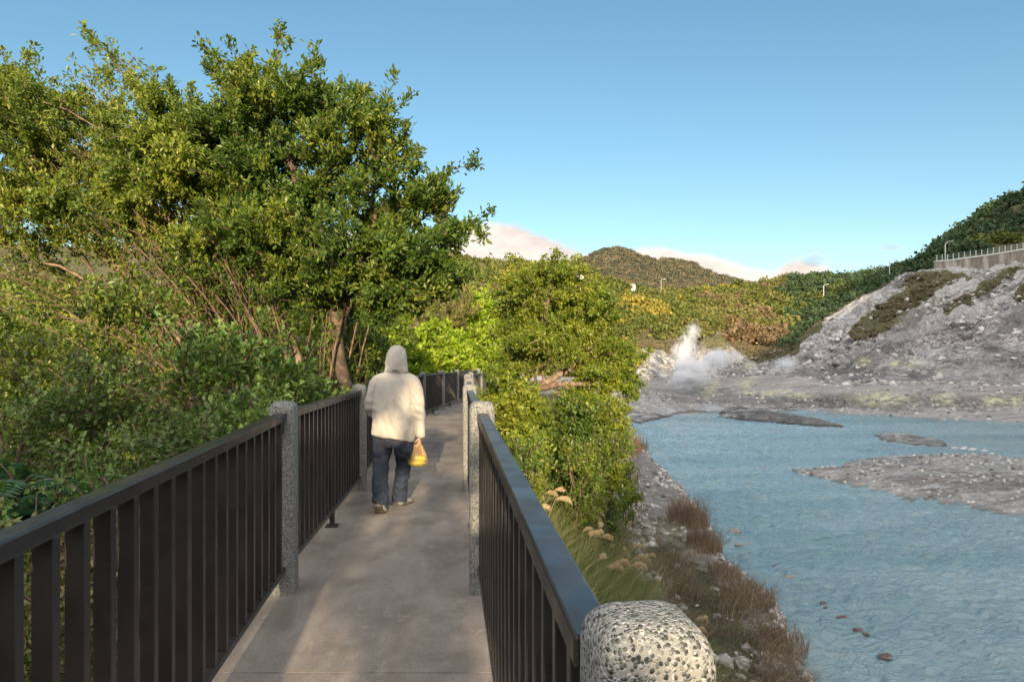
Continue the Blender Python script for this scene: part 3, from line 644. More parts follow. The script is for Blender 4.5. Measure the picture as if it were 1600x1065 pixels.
for a in np.arange(-2, 26, 1.0):
    l, r = np.interp([a, a + 1], Lx[:, 1], Lx[:, 0]), np.interp([a, a + 1], Rx[:, 1], Rx[:, 0]); z = min(deck_z(a), deck_z(a + 1)) - .183
    for q in (.15, .85):
        x0 = l[0] * (1 - q) + r[0] * q; x1 = l[1] * (1 - q) + r[1] * q
        mb.add([(x0 + i * .12, a, z - k) for i in (-1, 1) for k in (0, .35)] + [(x1 + i * .12, a + 1, z - k) for i in (-1, 1) for k in (0, .35)], Q=[(0, 1, 5, 4), (2, 6, 7, 3), (1, 3, 7, 5), (0, 4, 6, 2)])
for a in (2.5, 9.5, 16.5, 23.5):
    for q in (.15, .85):
        x0 = np.interp(a, Lx[:, 1], Lx[:, 0]) * (1 - q) + np.interp(a, Rx[:, 1], Rx[:, 0]) * q; mb.box((x0, a, -1.15), (.14, 0, 0), (0, .14, 0), (0, 0, .65))
tag(obj('walkway_support', mb.mesh('walkway_support'), M['beam']), kind='structure')

# ------------------------------------------------------------------ trees and shrubs
def nrm(v): return v / np.maximum(np.linalg.norm(v, axis=-1, keepdims=True), 1e-9)
def leaves(mb, p, a, n, L, wd, fold=.25):
    s = nrm(np.cross(a, n)); n = np.cross(s, a); L = L[:, None]; W_ = L * wd
    v0 = p; v1 = p + a * L * .58 + s * W_ + n * W_ * fold; v2 = p + a * L - n * L * .08; v3 = p + a * L * .58 - s * W_ + n * W_ * fold
    V = np.stack([v0, v1, v2, v3], 1).reshape(-1, 3); i = np.arange(len(p)) * 4
    mb.add(V, T=np.concatenate([np.stack([i, i + 1, i + 2], 1), np.stack([i, i + 2, i + 3], 1)]))
def skeleton(trunks, tips, rs, step=.28, out_up=(.0, .35), turn=.6, root_r=.1):
    N = sum(len(t) for t in trunks) + len(tips) * 14 + 50
    pos = np.zeros((N, 3)); par = -np.ones(N, int); dr = np.zeros((N, 3)); ln = np.zeros(N); n = 0
    for tr in trunks:
        tr = np.array(tr, float); seg = []
        for a, b in zip(tr[:-1], tr[1:]): seg += [a + (b - a) * q for q in np.linspace(0, 1, max(2, int(np.linalg.norm(b - a) / step) + 1))[:-1]]
        seg.append(tr[-1]); prev = -1
        if n > 0 and np.min(np.linalg.norm(pos[:n] - seg[0], axis=1)) < .3: prev = int(np.argmin(np.linalg.norm(pos[:n] - seg[0], axis=1)))
        for q, p in enumerate(seg):
            if n >= N - 20: break
            pos[n] = p + rs.normal(0, .02, 3) * (q > 0); par[n] = prev; dr[n] = nrm((seg[min(q + 1, len(seg) - 1)] - seg[max(q - 1, 0)])); ln[n] = ln[prev] + step if prev >= 0 else 0
            prev = n; n += 1
    c = pos[:n].mean(0); order = np.argsort([np.min(np.linalg.norm(pos[:n] - t, axis=1)) for t in tips]); ends = []
    for ti in order:
        T = tips[ti]; d = T - pos[:n]; L = np.linalg.norm(d, axis=1) + 1e-6
        cosv = (d * dr[:n]).sum(1) / L; cost = L * (1 + turn * (1 - cosv)) + .12 * ln[:n]
        i = int(np.argmin(cost)); dist = L[i]
        if dist < .1: continue
        k = min(max(2, int(math.ceil(dist / step))), 12)
        if n + k >= N: break
        t0 = dr[i] * dist * .55; t1 = nrm(nrm(T - c) * .7 + d[i] / dist * .6 + np.array([0, 0, out_up[1]])) * dist * .5
        prev = i
        for j in range(1, k + 1):
            s = j / k; h00 = 2 * s**3 - 3 * s**2 + 1; h10 = s**3 - 2 * s**2 + s; h01 = -2 * s**3 + 3 * s**2; h11 = s**3 - s**2
            p = h00 * pos[i] + h10 * t0 + h01 * T + h11 * t1 + rs.normal(0, .018, 3) * (j < k)
            pos[n] = p; par[n] = prev; dr[n] = nrm(p - pos[prev]); ln[n] = ln[prev] + dist / k; prev = n; n += 1
        ends.append(prev)
    return pos[:n], par[:n], dr[:n], ends
def wood(pos, par, ends, r_tip, ex, rmax):
    cnt = np.zeros(len(pos)); 
    for e in ends: cnt[e] += 1
    for i in range(len(pos) - 1, 0, -1):
        if par[i] >= 0: cnt[par[i]] += cnt[i]
    cnt = np.maximum(cnt, .7); r = np.minimum(r_tip * cnt ** ex, rmax)
    mb = MB(); i = np.where(par >= 0)[0]; big = r[i] > .02
    for sel, k in ((i[big], 8), (i[~big], 4)):
        if len(sel): mb.tubes(pos[par[sel]], pos[sel] + (pos[sel] - pos[par[sel]]) * .06, np.minimum(r[par[sel]], r[sel] * 1.5), r[sel], k)
    return mb
def foliage(pos, par, dr, ends, rs, per, L, wd, spread=.3, up=.35, both=None):
    e = np.repeat(np.array(ends), per); n = len(e); back = rs.rand(n) ** 1.3 * spread
    p = pos[e] - dr[e] * back[:, None] + rs.normal(0, .03 + .05 * spread, (n, 3)); t = dr[e]
    rad = rs.normal(size=(n, 3)); rad = nrm(rad - (rad * t).sum(1)[:, None] * t)
    a = nrm(t * rs.uniform(.25, .9, (n, 1)) + rad + np.array([0, 0, up])); nn = nrm(rs.normal(size=(n, 3)) * .55 + np.array([0, 0, 1.]) + t * .3)
    mb = MB(); leaves(mb, p, a, nn, L * rs.uniform(.65, 1.25, n), wd); return mb
def blobs_pts(blobs, n, rs, hollow=.35):
    """blobs: (centre, radii) ellipsoids; returns points inside, weighted by volume, thinner at the core"""
    vol = np.array([np.prod(b[1]) for b in blobs]) ** .85; k = rs.choice(len(blobs), n, p=vol / vol.sum())
    u = nrm(rs.normal(size=(n, 3))); r = (rs.rand(n) * (1 - hollow ** 3) + hollow ** 3) ** (1 / 3.)
    lump = 1 + .22 * fbm(u[:, 0] * 2.2 + k * 7, u[:, 1] * 2.2, u[:, 2] * 2.2, seed=5, oct=3)
    return np.array([blobs[i][0] for i in k]) + u * (r * lump * np.where(rs.rand(n) < .12, rs.uniform(1.0, 1.35, n), 1))[:, None] * np.array([blobs[i][1] for i in k]) + rs.normal(0, .07, (n, 3))
def split(blobs, n, seed, keep=.68):
    rs = np.random.RandomState(seed); o = []
    for c, r in blobs:
        for _ in range(n):
            u = nrm(rs.normal(size=3)); o.append((c + u * r * rs.uniform(.55, .88), r * rs.uniform(.30, .50) * [1.15, 1.15, .75]))
        o.append((c, r * keep))
    return o
def B_(px, py, d, rp, rd=None, ry=None):
    """ellipsoid given where it shows and its size: half width in photo pixels at distance d"""
    r = rp / F * d; return (P(px, py, d), np.array([r, rd if rd else r, (ry / F * d) if ry else r]))
def tree(name, label, cat, base, trunks, blobs, ntips, per, L, wd, leaf, bark='bark', r_tip=.0042, ex=.46, rmax=.14, seed=1, group=None, extra=None, spread=.3, up=.35, hollow=.35, step=.28, turn=.6, outup=.35):
    rs = np.random.RandomState(seed); base = np.array(base, float)
    tips = blobs_pts(blobs, ntips, rs, hollow)
    if extra is not None: tips = np.concatenate([tips, extra])
    pos, par, dr, ends = skeleton([[np.array(p, float) for p in t] for t in trunks], tips, rs, step=step, turn=turn, out_up=(0, outup))
    root = empty(name, base, label, cat, group)
    w_ = wood(pos, par, ends, r_tip, ex, rmax).mesh('trunk'); o = obj('trunk', w_, M[bark], root, smooth=True); o.location = -base
    f_ = foliage(pos, par, dr, ends, rs, per, L, wd, spread, up).mesh('crown'); o = obj('crown', f_, M[leaf], root); o.location = -base
    return root
def shoot(a, b, n, rs, j=.08):
    a, b = np.array(a), np.array(b); return np.array([a + (b - a) * q + rs.normal(0, j, 3) for q in np.linspace(.1, 1, n)])
rs = np.random.RandomState(12)
# main tree over the walkway
gb = P(538, 660, 10.8); gb[2] = gz(gb[0], gb[1]) - .1
mainb = [B_(430, 160, 10.8, 75, 1.0, 75), B_(520, 165, 10.6, 80, 1.1, 60), B_(590, 210, 10.4, 55, .9, 55), B_(460, 270, 10.8, 110, 1.3, 90), B_(590, 310, 10.3, 90, 1.2, 75), B_(690, 320, 10.2, 45, .7, 38),
         B_(700, 365, 10.0, 52, .7, 26), B_(660, 410, 10.0, 60, .8, 38), B_(540, 400, 10.0, 95, 1.2, 60), B_(430, 380, 10.3, 80, 1.2, 70), B_(380, 130, 11, 45, .8, 50), B_(630, 455, 10.2, 60, .8, 32), B_(350, 220, 11.2, 60, 1, 70)]
ex = np.concatenate([shoot(P(430, 110, 10.8), P(434, 42, 10.8), 6, rs), shoot(P(380, 130, 11), P(318, 72, 11), 7, rs), shoot(P(690, 300, 10.2), P(742, 258, 10.2), 6, rs), shoot(P(700, 360, 10), P(757, 345, 10), 6, rs), shoot(P(600, 170, 10.4), P(630, 135, 10.4), 4, rs),
    shoot(P(500, 110, 10.6), P(485, 72, 10.6), 4, rs), shoot(P(560, 160, 10.5), P(592, 128, 10.5), 4, rs)])
tree('broadleaf_tree', 'tall dense broadleaf tree leaning over the walkway left of the person', 'tree', gb,
     [[gb, P(540, 600, 10.8), P(528, 530, 10.8), P(525, 480, 10.8)], [P(525, 480, 10.8), P(505, 400, 10.9), P(470, 300, 10.9), P(430, 200, 10.9)], [P(528, 520, 10.8), P(560, 430, 10.6), P(590, 330, 10.4)], [P(526, 490, 10.8), P(490, 380, 10.8), P(500, 250, 10.7)],
      [P(560, 430, 10.6), P(630, 390, 10.2), P(690, 360, 10.1)]],
     split(mainb + [B_(605, 480, 10.1, 55, .8, 32), B_(670, 450, 10, 45, .7, 28), B_(690, 430, 10, 55, .7, 35), B_(600, 470, 10.1, 60, .8, 30), B_(450, 440, 10.4, 60, .8, 40), B_(500, 450, 10.4, 70, .9, 35), B_(640, 400, 10, 80, .9, 60), B_(400, 300, 10.9, 70, 1.2, 80)], 9, 1), 2100, 46, .092, .24, 'leaf_main', 'bark', rmax=.105, seed=4, extra=ex, up=.5, spread=.24)
# second tree, windswept to the left
gb = P(478, 640, 11.5); gb[2] = gz(gb[0], gb[1]) - .1
lb2 = [B_(330, 200, 11.5, 70, 1.1, 60), B_(270, 180, 11.6, 55, 1, 45), B_(300, 290, 11.3, 90, 1.3, 60), B_(220, 250, 11.5, 70, 1.2, 60), B_(390, 330, 11.6, 60, 1.2, 70), B_(340, 400, 11.2, 80, 1, 45)]
ex = np.concatenate([shoot(P(270, 190, 11.5), P(133, 42, 11.5), 16, rs, .09), shoot(P(240, 150, 11.5), P(160, 108, 11.5), 7, rs, .07), shoot(P(250, 160, 11.5), P(170, 125, 11.4), 6, rs, .07)])
tree('broadleaf_tree', 'windswept broadleaf tree behind the tallest one, one long shoot against the sky', 'tree', gb,
     [[gb, P(465, 560, 11.5), P(430, 480, 11.5), P(380, 400, 11.5)], [P(430, 480, 11.5), P(340, 330, 11.5), P(260, 210, 11.5), P(190, 110, 11.5)], [P(400, 440, 11.5), P(300, 380, 11.3), P(210, 290, 11.4)]],
     split(lb2, 9, 2), 1250, 42, .09, .24, 'leaf_yellow', 'bark_pale', rmax=.075, seed=5, extra=ex, outup=.2, up=.5, spread=.26)
# third tree, far left
gb = P(330, 640, 12.5); gb[2] = gz(gb[0], gb[1]) - .1
lb3 = [B_(60, 150, 12.5, 90, 1.3, 45), B_(-40, 160, 12.5, 90, 1.3, 60), B_(130, 210, 12.4, 70, 1.3, 50), B_(40, 260, 12.4, 110, 1.4, 70), B_(160, 300, 12.2, 90, 1.3, 55), B_(-60, 300, 12.2, 90, 1.4, 70), B_(60, 350, 12, 110, 1.3, 45), B_(-150, 220, 12.5, 100, 1.4, 90)]
ex = np.concatenate([shoot(P(50, 130, 12.4), P(14, 72, 12.4), 6, rs), shoot(P(70, 120, 12.4), P(48, 68, 12.4), 6, rs), shoot(P(120, 180, 12.4), P(105, 140, 12.4), 4, rs)])
tree('broadleaf_tree', 'spreading sunlit tree with bare pale branches at the far left edge', 'tree', gb,
     [[gb, P(290, 540, 12.5), P(230, 460, 12.4), P(150, 390, 12.4)], [P(230, 460, 12.4), P(120, 330, 12.4), P(40, 220, 12.5)], [P(150, 390, 12.4), P(40, 330, 12.3), P(-60, 250, 12.4)], [P(260, 500, 12.4), P(120, 430, 12.2), P(-20, 370, 12)]],
     split(lb3 + [B_(200, 360, 12.3, 110, 1.3, 60), B_(250, 250, 12.6, 80, 1.2, 80), B_(20, 200, 13, 130, 1, 90)], 9, 3), 1900, 42, .09, .24, 'leaf_yellow', 'bark_pale', rmax=.07, seed=6, extra=ex, outup=.2, up=.5, spread=.26)
# inner thicket below the crowns
gb = P(380, 640, 13.5); gb[2] = gz(gb[0], gb[1]) - .1
M['twig_pale'] = plain('twig_pale', (.14, .10, .07), (.30, .225, .16), 6, .85)
def fan_tree(name, label, base, targets, seed, leaf, bark, r0=.022, per=11, ntw=13, L=.09, lo=.38):
    rs = np.random.RandomState(seed); base = np.array(base, float); wd_ = MB(); A, Bq, RA, RB, tipp, tipd = [], [], [], [], [], []
    for t_ in targets:
        b0 = base + rs.normal(0, .12, 3) * [1, 1, 0]; d = t_ - b0; ln = np.linalg.norm(d); q = np.linspace(0, 1, 12)[:, None]
        bend = np.array([0, 0, .16 * ln]) + rs.normal(0, .05 * ln, 3); p = b0 + d * q + bend * (4 * q * (1 - q)) * .8 + rs.normal(0, .012, (12, 3)) * q; r = r0 * rs.uniform(.7, 1.3) * (1 - q[:, 0]) ** .7 + .004
        A += list(p[:-1]); Bq += list(p[1:]); RA += list(r[:-1]); RB += list(r[1:])
        for _ in range(ntw):
            u = rs.uniform(lo, 1.0); i = min(int(u * 11), 10); o = p[i] + (p[i + 1] - p[i]) * (u * 11 - i); dr_ = nrm(nrm(p[i + 1] - p[i]) + rs.normal(0, .38, 3) + [0, 0, .15]); tl = rs.uniform(.25, .7)
            m1 = o + dr_ * tl * .5; e = o + nrm(dr_ + rs.normal(0, .15, 3)) * tl; A += [o, m1]; Bq += [m1, e]; RA += [.0055, .0042]; RB += [.0042, .0028]; tipp.append(e); tipd.append(nrm(e - o))
    wd_.tubes(A, Bq, RA, RB, 5); root = empty(name, base, label, 'tree'); o = obj('trunk', wd_.mesh('trunk'), M[bark], root, smooth=True); o.location = -base
    pos = np.array(tipp); f_ = foliage(pos, None, np.array(tipd), np.arange(len(pos)), rs, per, L, .24, .26, .45).mesh('crown'); o = obj('crown', f_, M[leaf], root); o.location = -base
def ftg(n, x0, x1, y0, y1, d0, d1, rs): return [P(rs.uniform(x0, x1), rs.uniform(y0, y1), rs.uniform(d0, d1)) for _ in range(n)]
gb = P(430, 640, 12.6); gb[2] = gz(gb[0], gb[1]) - .1; rs = np.random.RandomState(71)
M['bark_red'] = plain('bark_red', (.08, .052, .036), (.20, .135, .095), 7, .85)
fan_tree('leaning_tree', 'fan of many slim brown stems sweeping up to the left under the big crowns', gb, ftg(38, -120, 330, 300, 500, 11.8, 13.6, rs) + ftg(14, 250, 470, 330, 450, 12, 13.2, rs), 72, 'leaf_yellow', 'bark_red', per=14, r0=.015, ntw=17, lo=.2)
gb = P(495, 640, 11.0); gb[2] = gz(gb[0], gb[1]) - .1
gb = P(440, 640, 12.0); gb[2] = gz(gb[0], gb[1]) - .1
fan_tree('leaning_tree', 'tallest fan of slim pale stems reaching up through the sunlit crowns at the upper left', gb, ftg(24, -60, 200, 90, 290, 11.4, 13, rs) + ftg(16, 200, 400, 130, 300, 11.2, 12.6, rs), 74, 'leaf_yellow', 'bark_red', per=15, ntw=20, r0=.02, lo=.5)
gb = P(495, 640, 11.0); gb[2] = gz(gb[0], gb[1]) - .1
fan_tree('leaning_tree', 'second fan of slim stems, rising just left of the tallest tree trunk', gb, ftg(22, 130, 430, 330, 480, 10.4, 11.6, rs) + ftg(10, 480, 640, 380, 470, 10.6, 11.8, rs), 73, 'leaf_main', 'bark_red', per=14, r0=.018, ntw=16, lo=.22)
# shrubs along the left side
def shrub(px, py, d, rp, ry, label, leaf, nt, per, L, seed, wd=.28, rd=None, bark='twig', group=None, name='shrub', zoff=0, skirt=True, spread=.22, up=.3, hollow=.5, stems=4):
    c = P(px, py, d); g = np.array([c[0], c[1], gz(c[0], c[1]) - .05]); rs = np.random.RandomState(seed); r = rp / F * d
    tr = [[g + [rs.uniform(-.1, .1), rs.uniform(-.1, .1), 0], g * .5 + c * .5 + rs.normal(0, r * .2, 3), c + rs.normal(0, r * .3, 3)] for _ in range(stems)]
    sub = [(c + rs.uniform(-.5, .5, 3) * np.array([r, rd or r * .8, ry / F * d]), np.array([r, rd or r * .8, ry / F * d]) * rs.uniform(.45, .7)) for _ in range(9)]
    if skirt: sub += [(g * (1 - q) + c * q + rs.uniform(-.45, .45, 3) * np.array([r, rd or r * .8, .1]), np.array([r * .6, (rd or r * .8) * .6, max(.15, (c[2] - g[2]) * .28)])) for q in ((.25, .45, .45, .65, .65) if skirt is True else (.4, .6, .6, .75, .8))]
    return tree(name, label, 'shrub', g, tr, sub, nt, per, L, wd, leaf, bark, r_tip=.0032, rmax=.035, seed=seed, group=group, spread=spread, up=up, hollow=hollow, step=.2)
shrub(330, 560, 7.6, 120, 62, 'green broad-leaved shrub beneath the tall tree, above the left railing', 'leaf_shrub', 420, 17, .085, 21, rd=.8)
shrub(470, 605, 8.8, 90, 50, 'dense green shrub behind the second post left of the person', 'leaf_shrub', 420, 17, .085, 22, rd=.7)
shrub(395, 655, 6.6, 80, 50, 'low green shrub just behind the top rail by the left post', 'leaf_shrub', 300, 17, .075, 23, rd=.6)
shrub(205, 480, 9.2, 85, 40, 'leafy green bush top catching light under the windswept trees', 'leaf_main', 280, 17, .09, 24, rd=.8)
shrub(150, 620, 7.0, 140, 75, 'tangled green shrub of small leaves left of the walkway', 'leaf_mid', 620, 19, .058, 25, rd=1.0)
shrub(30, 560, 7.8, 110, 60, 'yellow-green shrub at the left edge below the spreading tree', 'leaf_yellow', 420, 18, .06, 26, rd=.9)
shrub(10, 680, 6.0, 110, 70, 'green tangled bush at the left edge above the fern', 'leaf_mid', 420, 18, .058, 27, rd=.9)
shrub(250, 690, 5.6, 120, 50, 'low leafy tangle hugging the near left railing', 'leaf_mid', 420, 17, .06, 28, rd=.7)
shrub(130, 765, 4.6, 110, 60, 'dark low shrub in the gap behind the near railing', 'leaf_shrub', 260, 15, .05, 29, rd=.6)
shrub(575, 560, 13, 45, 50, 'dark green bush right of the tall tree trunk, behind the person', 'leaf_main', 260, 20, .09, 30, rd=.8)
shrub(100, 900, 3.6, 150, 110, 'weedy green bush seen through the near balusters', 'leaf_olive', 330, 16, .05, 33, rd=.7)
shrub(-60, 800, 3.9, 120, 90, 'green bush at the left edge outside the near railing', 'leaf_shrub', 260, 16, .06, 34, rd=.7)
# fern at the lower left
def fern(px, py, d, label, seed, n=16, L=.55):
    rs = np.random.RandomState(seed); c = P(px, py, d); g = np.array([c[0], c[1], gz(c[0], c[1])]); mb = MB(); root = empty('fern', g, label, 'fern'); st = MB()
    A, Bq = [], []
    for k in range(n):
        az = rs.uniform(0, 6.28); q = np.linspace(0, 1, 22); dirh = np.array([math.cos(az), math.sin(az), 0]); ll = L * rs.uniform(.7, 1.2)
        hh = c[2] - g[2]; p = np.outer(q * ll, dirh); p[:, 2] = hh + rs.uniform(-.25, .1) + ll * (.9 * q - .95 * q * q)
        side = np.cross(dirh, [0, 0, 1]); A += list(p[:-1]); Bq += list(p[1:])
        for s in (-1, 1):
            a = nrm(side * s + dirh * .5 + np.array([0, 0, -.15])); leaves(mb, p[2:], np.tile(a, (20, 1)), np.tile([0, 0, 1.], (20, 1)) + rs.normal(0, .15, (20, 3)), .16 * ll / L * np.sin(np.pi * (q[2:] * .85 + .12)) ** .7, .13)
        A.append(np.zeros(3)); Bq.append(p[0])
    st.tubes(A, Bq, [.004] * len(A), [.003] * len(A), 4)
    obj('stem', st.mesh('stem'), M['twig'], root); obj('frond', mb.mesh('frond'), M['leaf_fern'], root)
fern(20, 770, 4.6, 'dark green fern with long narrow leaflets at the lower left edge', 41, 22, .7)
fern(60, 800, 4.4, 'smaller dark fern right behind the near top rail', 42, 14, .5)

# lime green bushes behind the person, far end of the walkway
tree('small_tree', 'bright lime-green tree behind the hooded person at the bend', 'tree', (X(660, 30), 30, gz(X(660, 30), 30)), [[(X(660, 30), 30, gz(X(660, 30), 30)), P(660, 600, 30), P(665, 560, 30)], [P(660, 600, 30), P(620, 560, 29)]],
     [B_(625, 545, 29, 40, 1.2, 32), B_(680, 535, 30, 45, 1.3, 34), B_(655, 575, 29, 50, 1.2, 25), B_(715, 560, 30, 30, 1, 34), B_(610, 500, 30, 35, 1.3, 30)], 620, 20, .2, .3, 'leaf_lime', 'bark_pale', seed=51, r_tip=.009, spread=.5)
tree('small_tree', 'straw-coloured feathery tree rising behind the lime-green one', 'tree', (X(690, 37), 37, gz(X(690, 37), 37)), [[(X(690, 37), 37, gz(X(690, 37), 37)), P(690, 560, 37), P(692, 500, 37)]],
     [B_(690, 490, 37, 42, 1.5, 45), B_(720, 470, 38, 30, 1.2, 40), B_(650, 500, 38, 35, 1.2, 35), B_(600, 520, 38, 45, 1.2, 50)], 520, 15, .22, .18, 'far_olive', 'bark_pale', seed=52, r_tip=.01, spread=.6, up=.9)
tree('small_tree', 'bright green tree filling the gap beside the railing bend', 'tree', (X(738, 40), 40, gz(X(738, 40), 40)), [[(X(738, 40), 40, gz(X(738, 40), 40)), P(738, 560, 40), P(742, 500, 40)]],
     [B_(745, 500, 40, 36, 1.6, 45), B_(760, 545, 38, 30, 1.4, 45), B_(725, 540, 39, 26, 1.4, 30)], 480, 18, .24, .3, 'leaf_lime', 'bark_pale', seed=53, r_tip=.01, spread=.55)
# the sunlit tree right of the walkway
g0 = P(800, 640, 17); g0[2] = gz(g0[0] + .5, 17) - .1; g0[0] += .5
rb = [B_(800, 470, 17, 50, 1.2, 60), B_(870, 470, 17.5, 70, 1.5, 60), B_(930, 480, 17.5, 38, 1.2, 50), B_(850, 535, 16.5, 90, 1.6, 45), B_(930, 545, 16.8, 62, 1.3, 42), B_(975, 570, 16.5, 30, .8, 22), B_(800, 560, 16.2, 45, 1.1, 50), B_(940, 600, 16.3, 52, 1.0, 28), B_(900, 620, 15.8, 60, .9, 25), B_(780, 600, 15.5, 35, .9, 35),
      B_(960, 640, 16, 30, .8, 18), B_(870, 425, 17.5, 45, 1, 25)]
ex = np.concatenate([shoot(P(800, 440, 17), P(800, 402, 17), 4, rs), shoot(P(820, 430, 17), P(812, 408, 17), 3, rs), shoot(P(980, 560, 16.5), P(1004, 565, 16.5), 4, rs)])
tree('broadleaf_tree', 'wide sunlit yellow-green tree right of the walkway above the lake', 'tree', g0,
     [[g0, P(798, 635, 16.8), P(815, 612, 16.6)], [P(815, 612, 16.6), P(850, 600, 16.4), P(890, 575, 16.6), P(930, 540, 16.8)], [P(810, 618, 16.6), P(840, 560, 16.8), P(850, 500, 17), P(860, 440, 17.2)], [P(812, 615, 16.6), P(800, 550, 16.8), P(795, 470, 17)], [P(830, 608, 16.5), P(880, 600, 16), P(940, 600, 16.2)]],
     split(rb + [B_(975, 610, 16.3, 38, .8, 26), B_(900, 650, 16, 55, .9, 28), B_(820, 655, 15.5, 40, .8, 28)], 8, 4), 1700, 40, .10, .24, 'leaf_right', 'bark_pale', rmax=.12, seed=61, extra=ex, r_tip=.006, hollow=.3, spread=.26)
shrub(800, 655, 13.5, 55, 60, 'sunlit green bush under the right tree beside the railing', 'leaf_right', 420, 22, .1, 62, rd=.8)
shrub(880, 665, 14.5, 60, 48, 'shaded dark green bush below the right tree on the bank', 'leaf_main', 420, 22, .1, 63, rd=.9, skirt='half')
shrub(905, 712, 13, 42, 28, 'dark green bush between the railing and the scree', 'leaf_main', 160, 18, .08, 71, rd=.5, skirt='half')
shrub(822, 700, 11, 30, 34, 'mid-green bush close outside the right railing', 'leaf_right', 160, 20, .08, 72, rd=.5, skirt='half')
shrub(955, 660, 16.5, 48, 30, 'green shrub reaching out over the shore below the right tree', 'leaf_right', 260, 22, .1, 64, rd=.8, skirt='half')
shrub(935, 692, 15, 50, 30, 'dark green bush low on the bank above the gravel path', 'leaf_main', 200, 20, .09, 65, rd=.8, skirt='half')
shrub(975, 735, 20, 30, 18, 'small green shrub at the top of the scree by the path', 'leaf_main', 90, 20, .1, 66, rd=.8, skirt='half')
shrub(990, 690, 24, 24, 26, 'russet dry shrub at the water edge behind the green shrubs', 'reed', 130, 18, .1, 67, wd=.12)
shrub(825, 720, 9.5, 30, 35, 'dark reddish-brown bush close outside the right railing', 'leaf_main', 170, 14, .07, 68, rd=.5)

# unseen trees added behind the viewer to throw the dappled shade
sg = 'shade trees added behind the viewer'
for i, (x, y, r, top, nt, per) in enumerate(((-9.3, -8.5, 2.4, 6.3, 620, 36), (-5.2, -8.0, 2.4, 6.3, 620, 36), (-2.15, -8.3, 2.1, 6.2, 560, 26), (-13.2, -9, 2.3, 6.3, 520, 36))):
    b = np.array([x, y, gz(x, y) - .1]); c = np.array([x, y, top - r * 1.15])
    bl = [(c + np.array([math.cos(a) * r * .5, math.sin(a) * .6, math.sin(a * 2.3) * r * .35]), np.array([r * .55, .9, r * .85])) for a in (0, 1.2, 2.5, 3.8, 5.0)]
    if i == 2: bl += [(np.array([.26, -8.3, 3.1]), np.array([.36, .7, .8]))] * 5 + [(np.array([-.35, -8.3, 4.8]), np.array([.6, .5, .9]))]  # extra leaf clumps added to shade half the near post and dapple the walker
    tree('broadleaf_tree', 'unseen broadleaf tree added behind the viewer to cast dappled shade', 'tree', b, [[b, (b + c) / 2, c]], bl, nt, per, .14, .3, 'leaf_main', seed=80 + i, group=sg, hollow=.1)

# ------------------------------------------------------------------ bank plants
def blades(mb, p, h, lean, w0, rs, segs=3):
    n = len(p); az = rs.uniform(0, 6.28, n); d = np.stack([np.cos(az), np.sin(az), az * 0], 1); s = np.stack([-np.sin(az + 1.2), np.cos(az + 1.2), az * 0], 1)
    vs = []
    for k in range(segs + 1):
        q = k / segs; c = p + d * (lean * h * q * q)[:, None] + np.array([0, 0, 1.]) * (h * (q - .35 * np.minimum(lean, 1.5) * q * q))[:, None]
        wv = (w0 * (1 - q) ** .7 + .0006)[:, None]; vs += [c - s * wv, c + s * wv]
    V = np.stack(vs, 1).reshape(-1, 3); m_ = 2 * (segs + 1); i = np.arange(n)[:, None] * m_
    mb.add(V, Q=np.concatenate([i + np.array([[2 * k, 2 * k + 1, 2 * k + 3, 2 * k + 2]]) for k in range(segs)]))
rs = np.random.RandomState(99)
mb = MB(); N = 120000; y = 2 + 40 * rs.rand(N) ** 1.5; tv = rs.uniform(.42, 1.15, N); x = xs(y) - tv * (xs(y) - xw(y)); dn = fbm(x * .5, y * .5, seed=6, oct=3)
ok = (rs.rand(N) < .55 + 1.6 * dn) & (tv + .25 * dn > .5); x, y = x[ok], y[ok]
blades(mb, np.stack([x, y, h_near(x, y) - .02], 1), rs.uniform(.2, .7, len(x)), rs.uniform(.2, 1.1, len(x)), rs.uniform(.003, .008, len(x)), rs)
N = 26000; y = 1 + 14 * rs.rand(N); x = np.interp(y, [p[1] for p in PLx], [p[0] for p in PLx]) - .1 - 5 * rs.rand(N) ** 1.3
blades(mb, np.stack([x, y, h_near(x, y) - .02], 1), rs.uniform(.15, .55, N), rs.uniform(.2, 1.1, N), rs.uniform(.003, .007, N), rs)
tag(obj('grass', mb.mesh('grass'), M['grass']), 'mixed green and dry grass covering the banks beside the walkway', 'grass', kind='stuff')
mb = MB(); N = 60000; y = 6 + 24 * rs.rand(N) ** 1.3; tv = rs.uniform(.03, .6, N); x = xs(y) - tv * (xs(y) - xw(y)); dn = fbm(x * .7, y * .7, seed=16, oct=3)
ok = (rs.rand(N) < (.38 + 2.2 * dn)) & (rs.rand(N) < np.interp(y, [7, 18, 24, 31], [1, .9, .25, .03])); x, y = x[ok], y[ok]
blades(mb, np.stack([x, y, h_near(x, y) - .02], 1), rs.uniform(.2, .7, len(x)), rs.uniform(.3, 1.2, len(x)), rs.uniform(.002, .006, len(x)), rs)
tag(obj('dry_grass', mb.mesh('dry_grass'), M['straw']), 'brown dry grass scattered over the lower bank near the water', 'grass', kind='stuff')

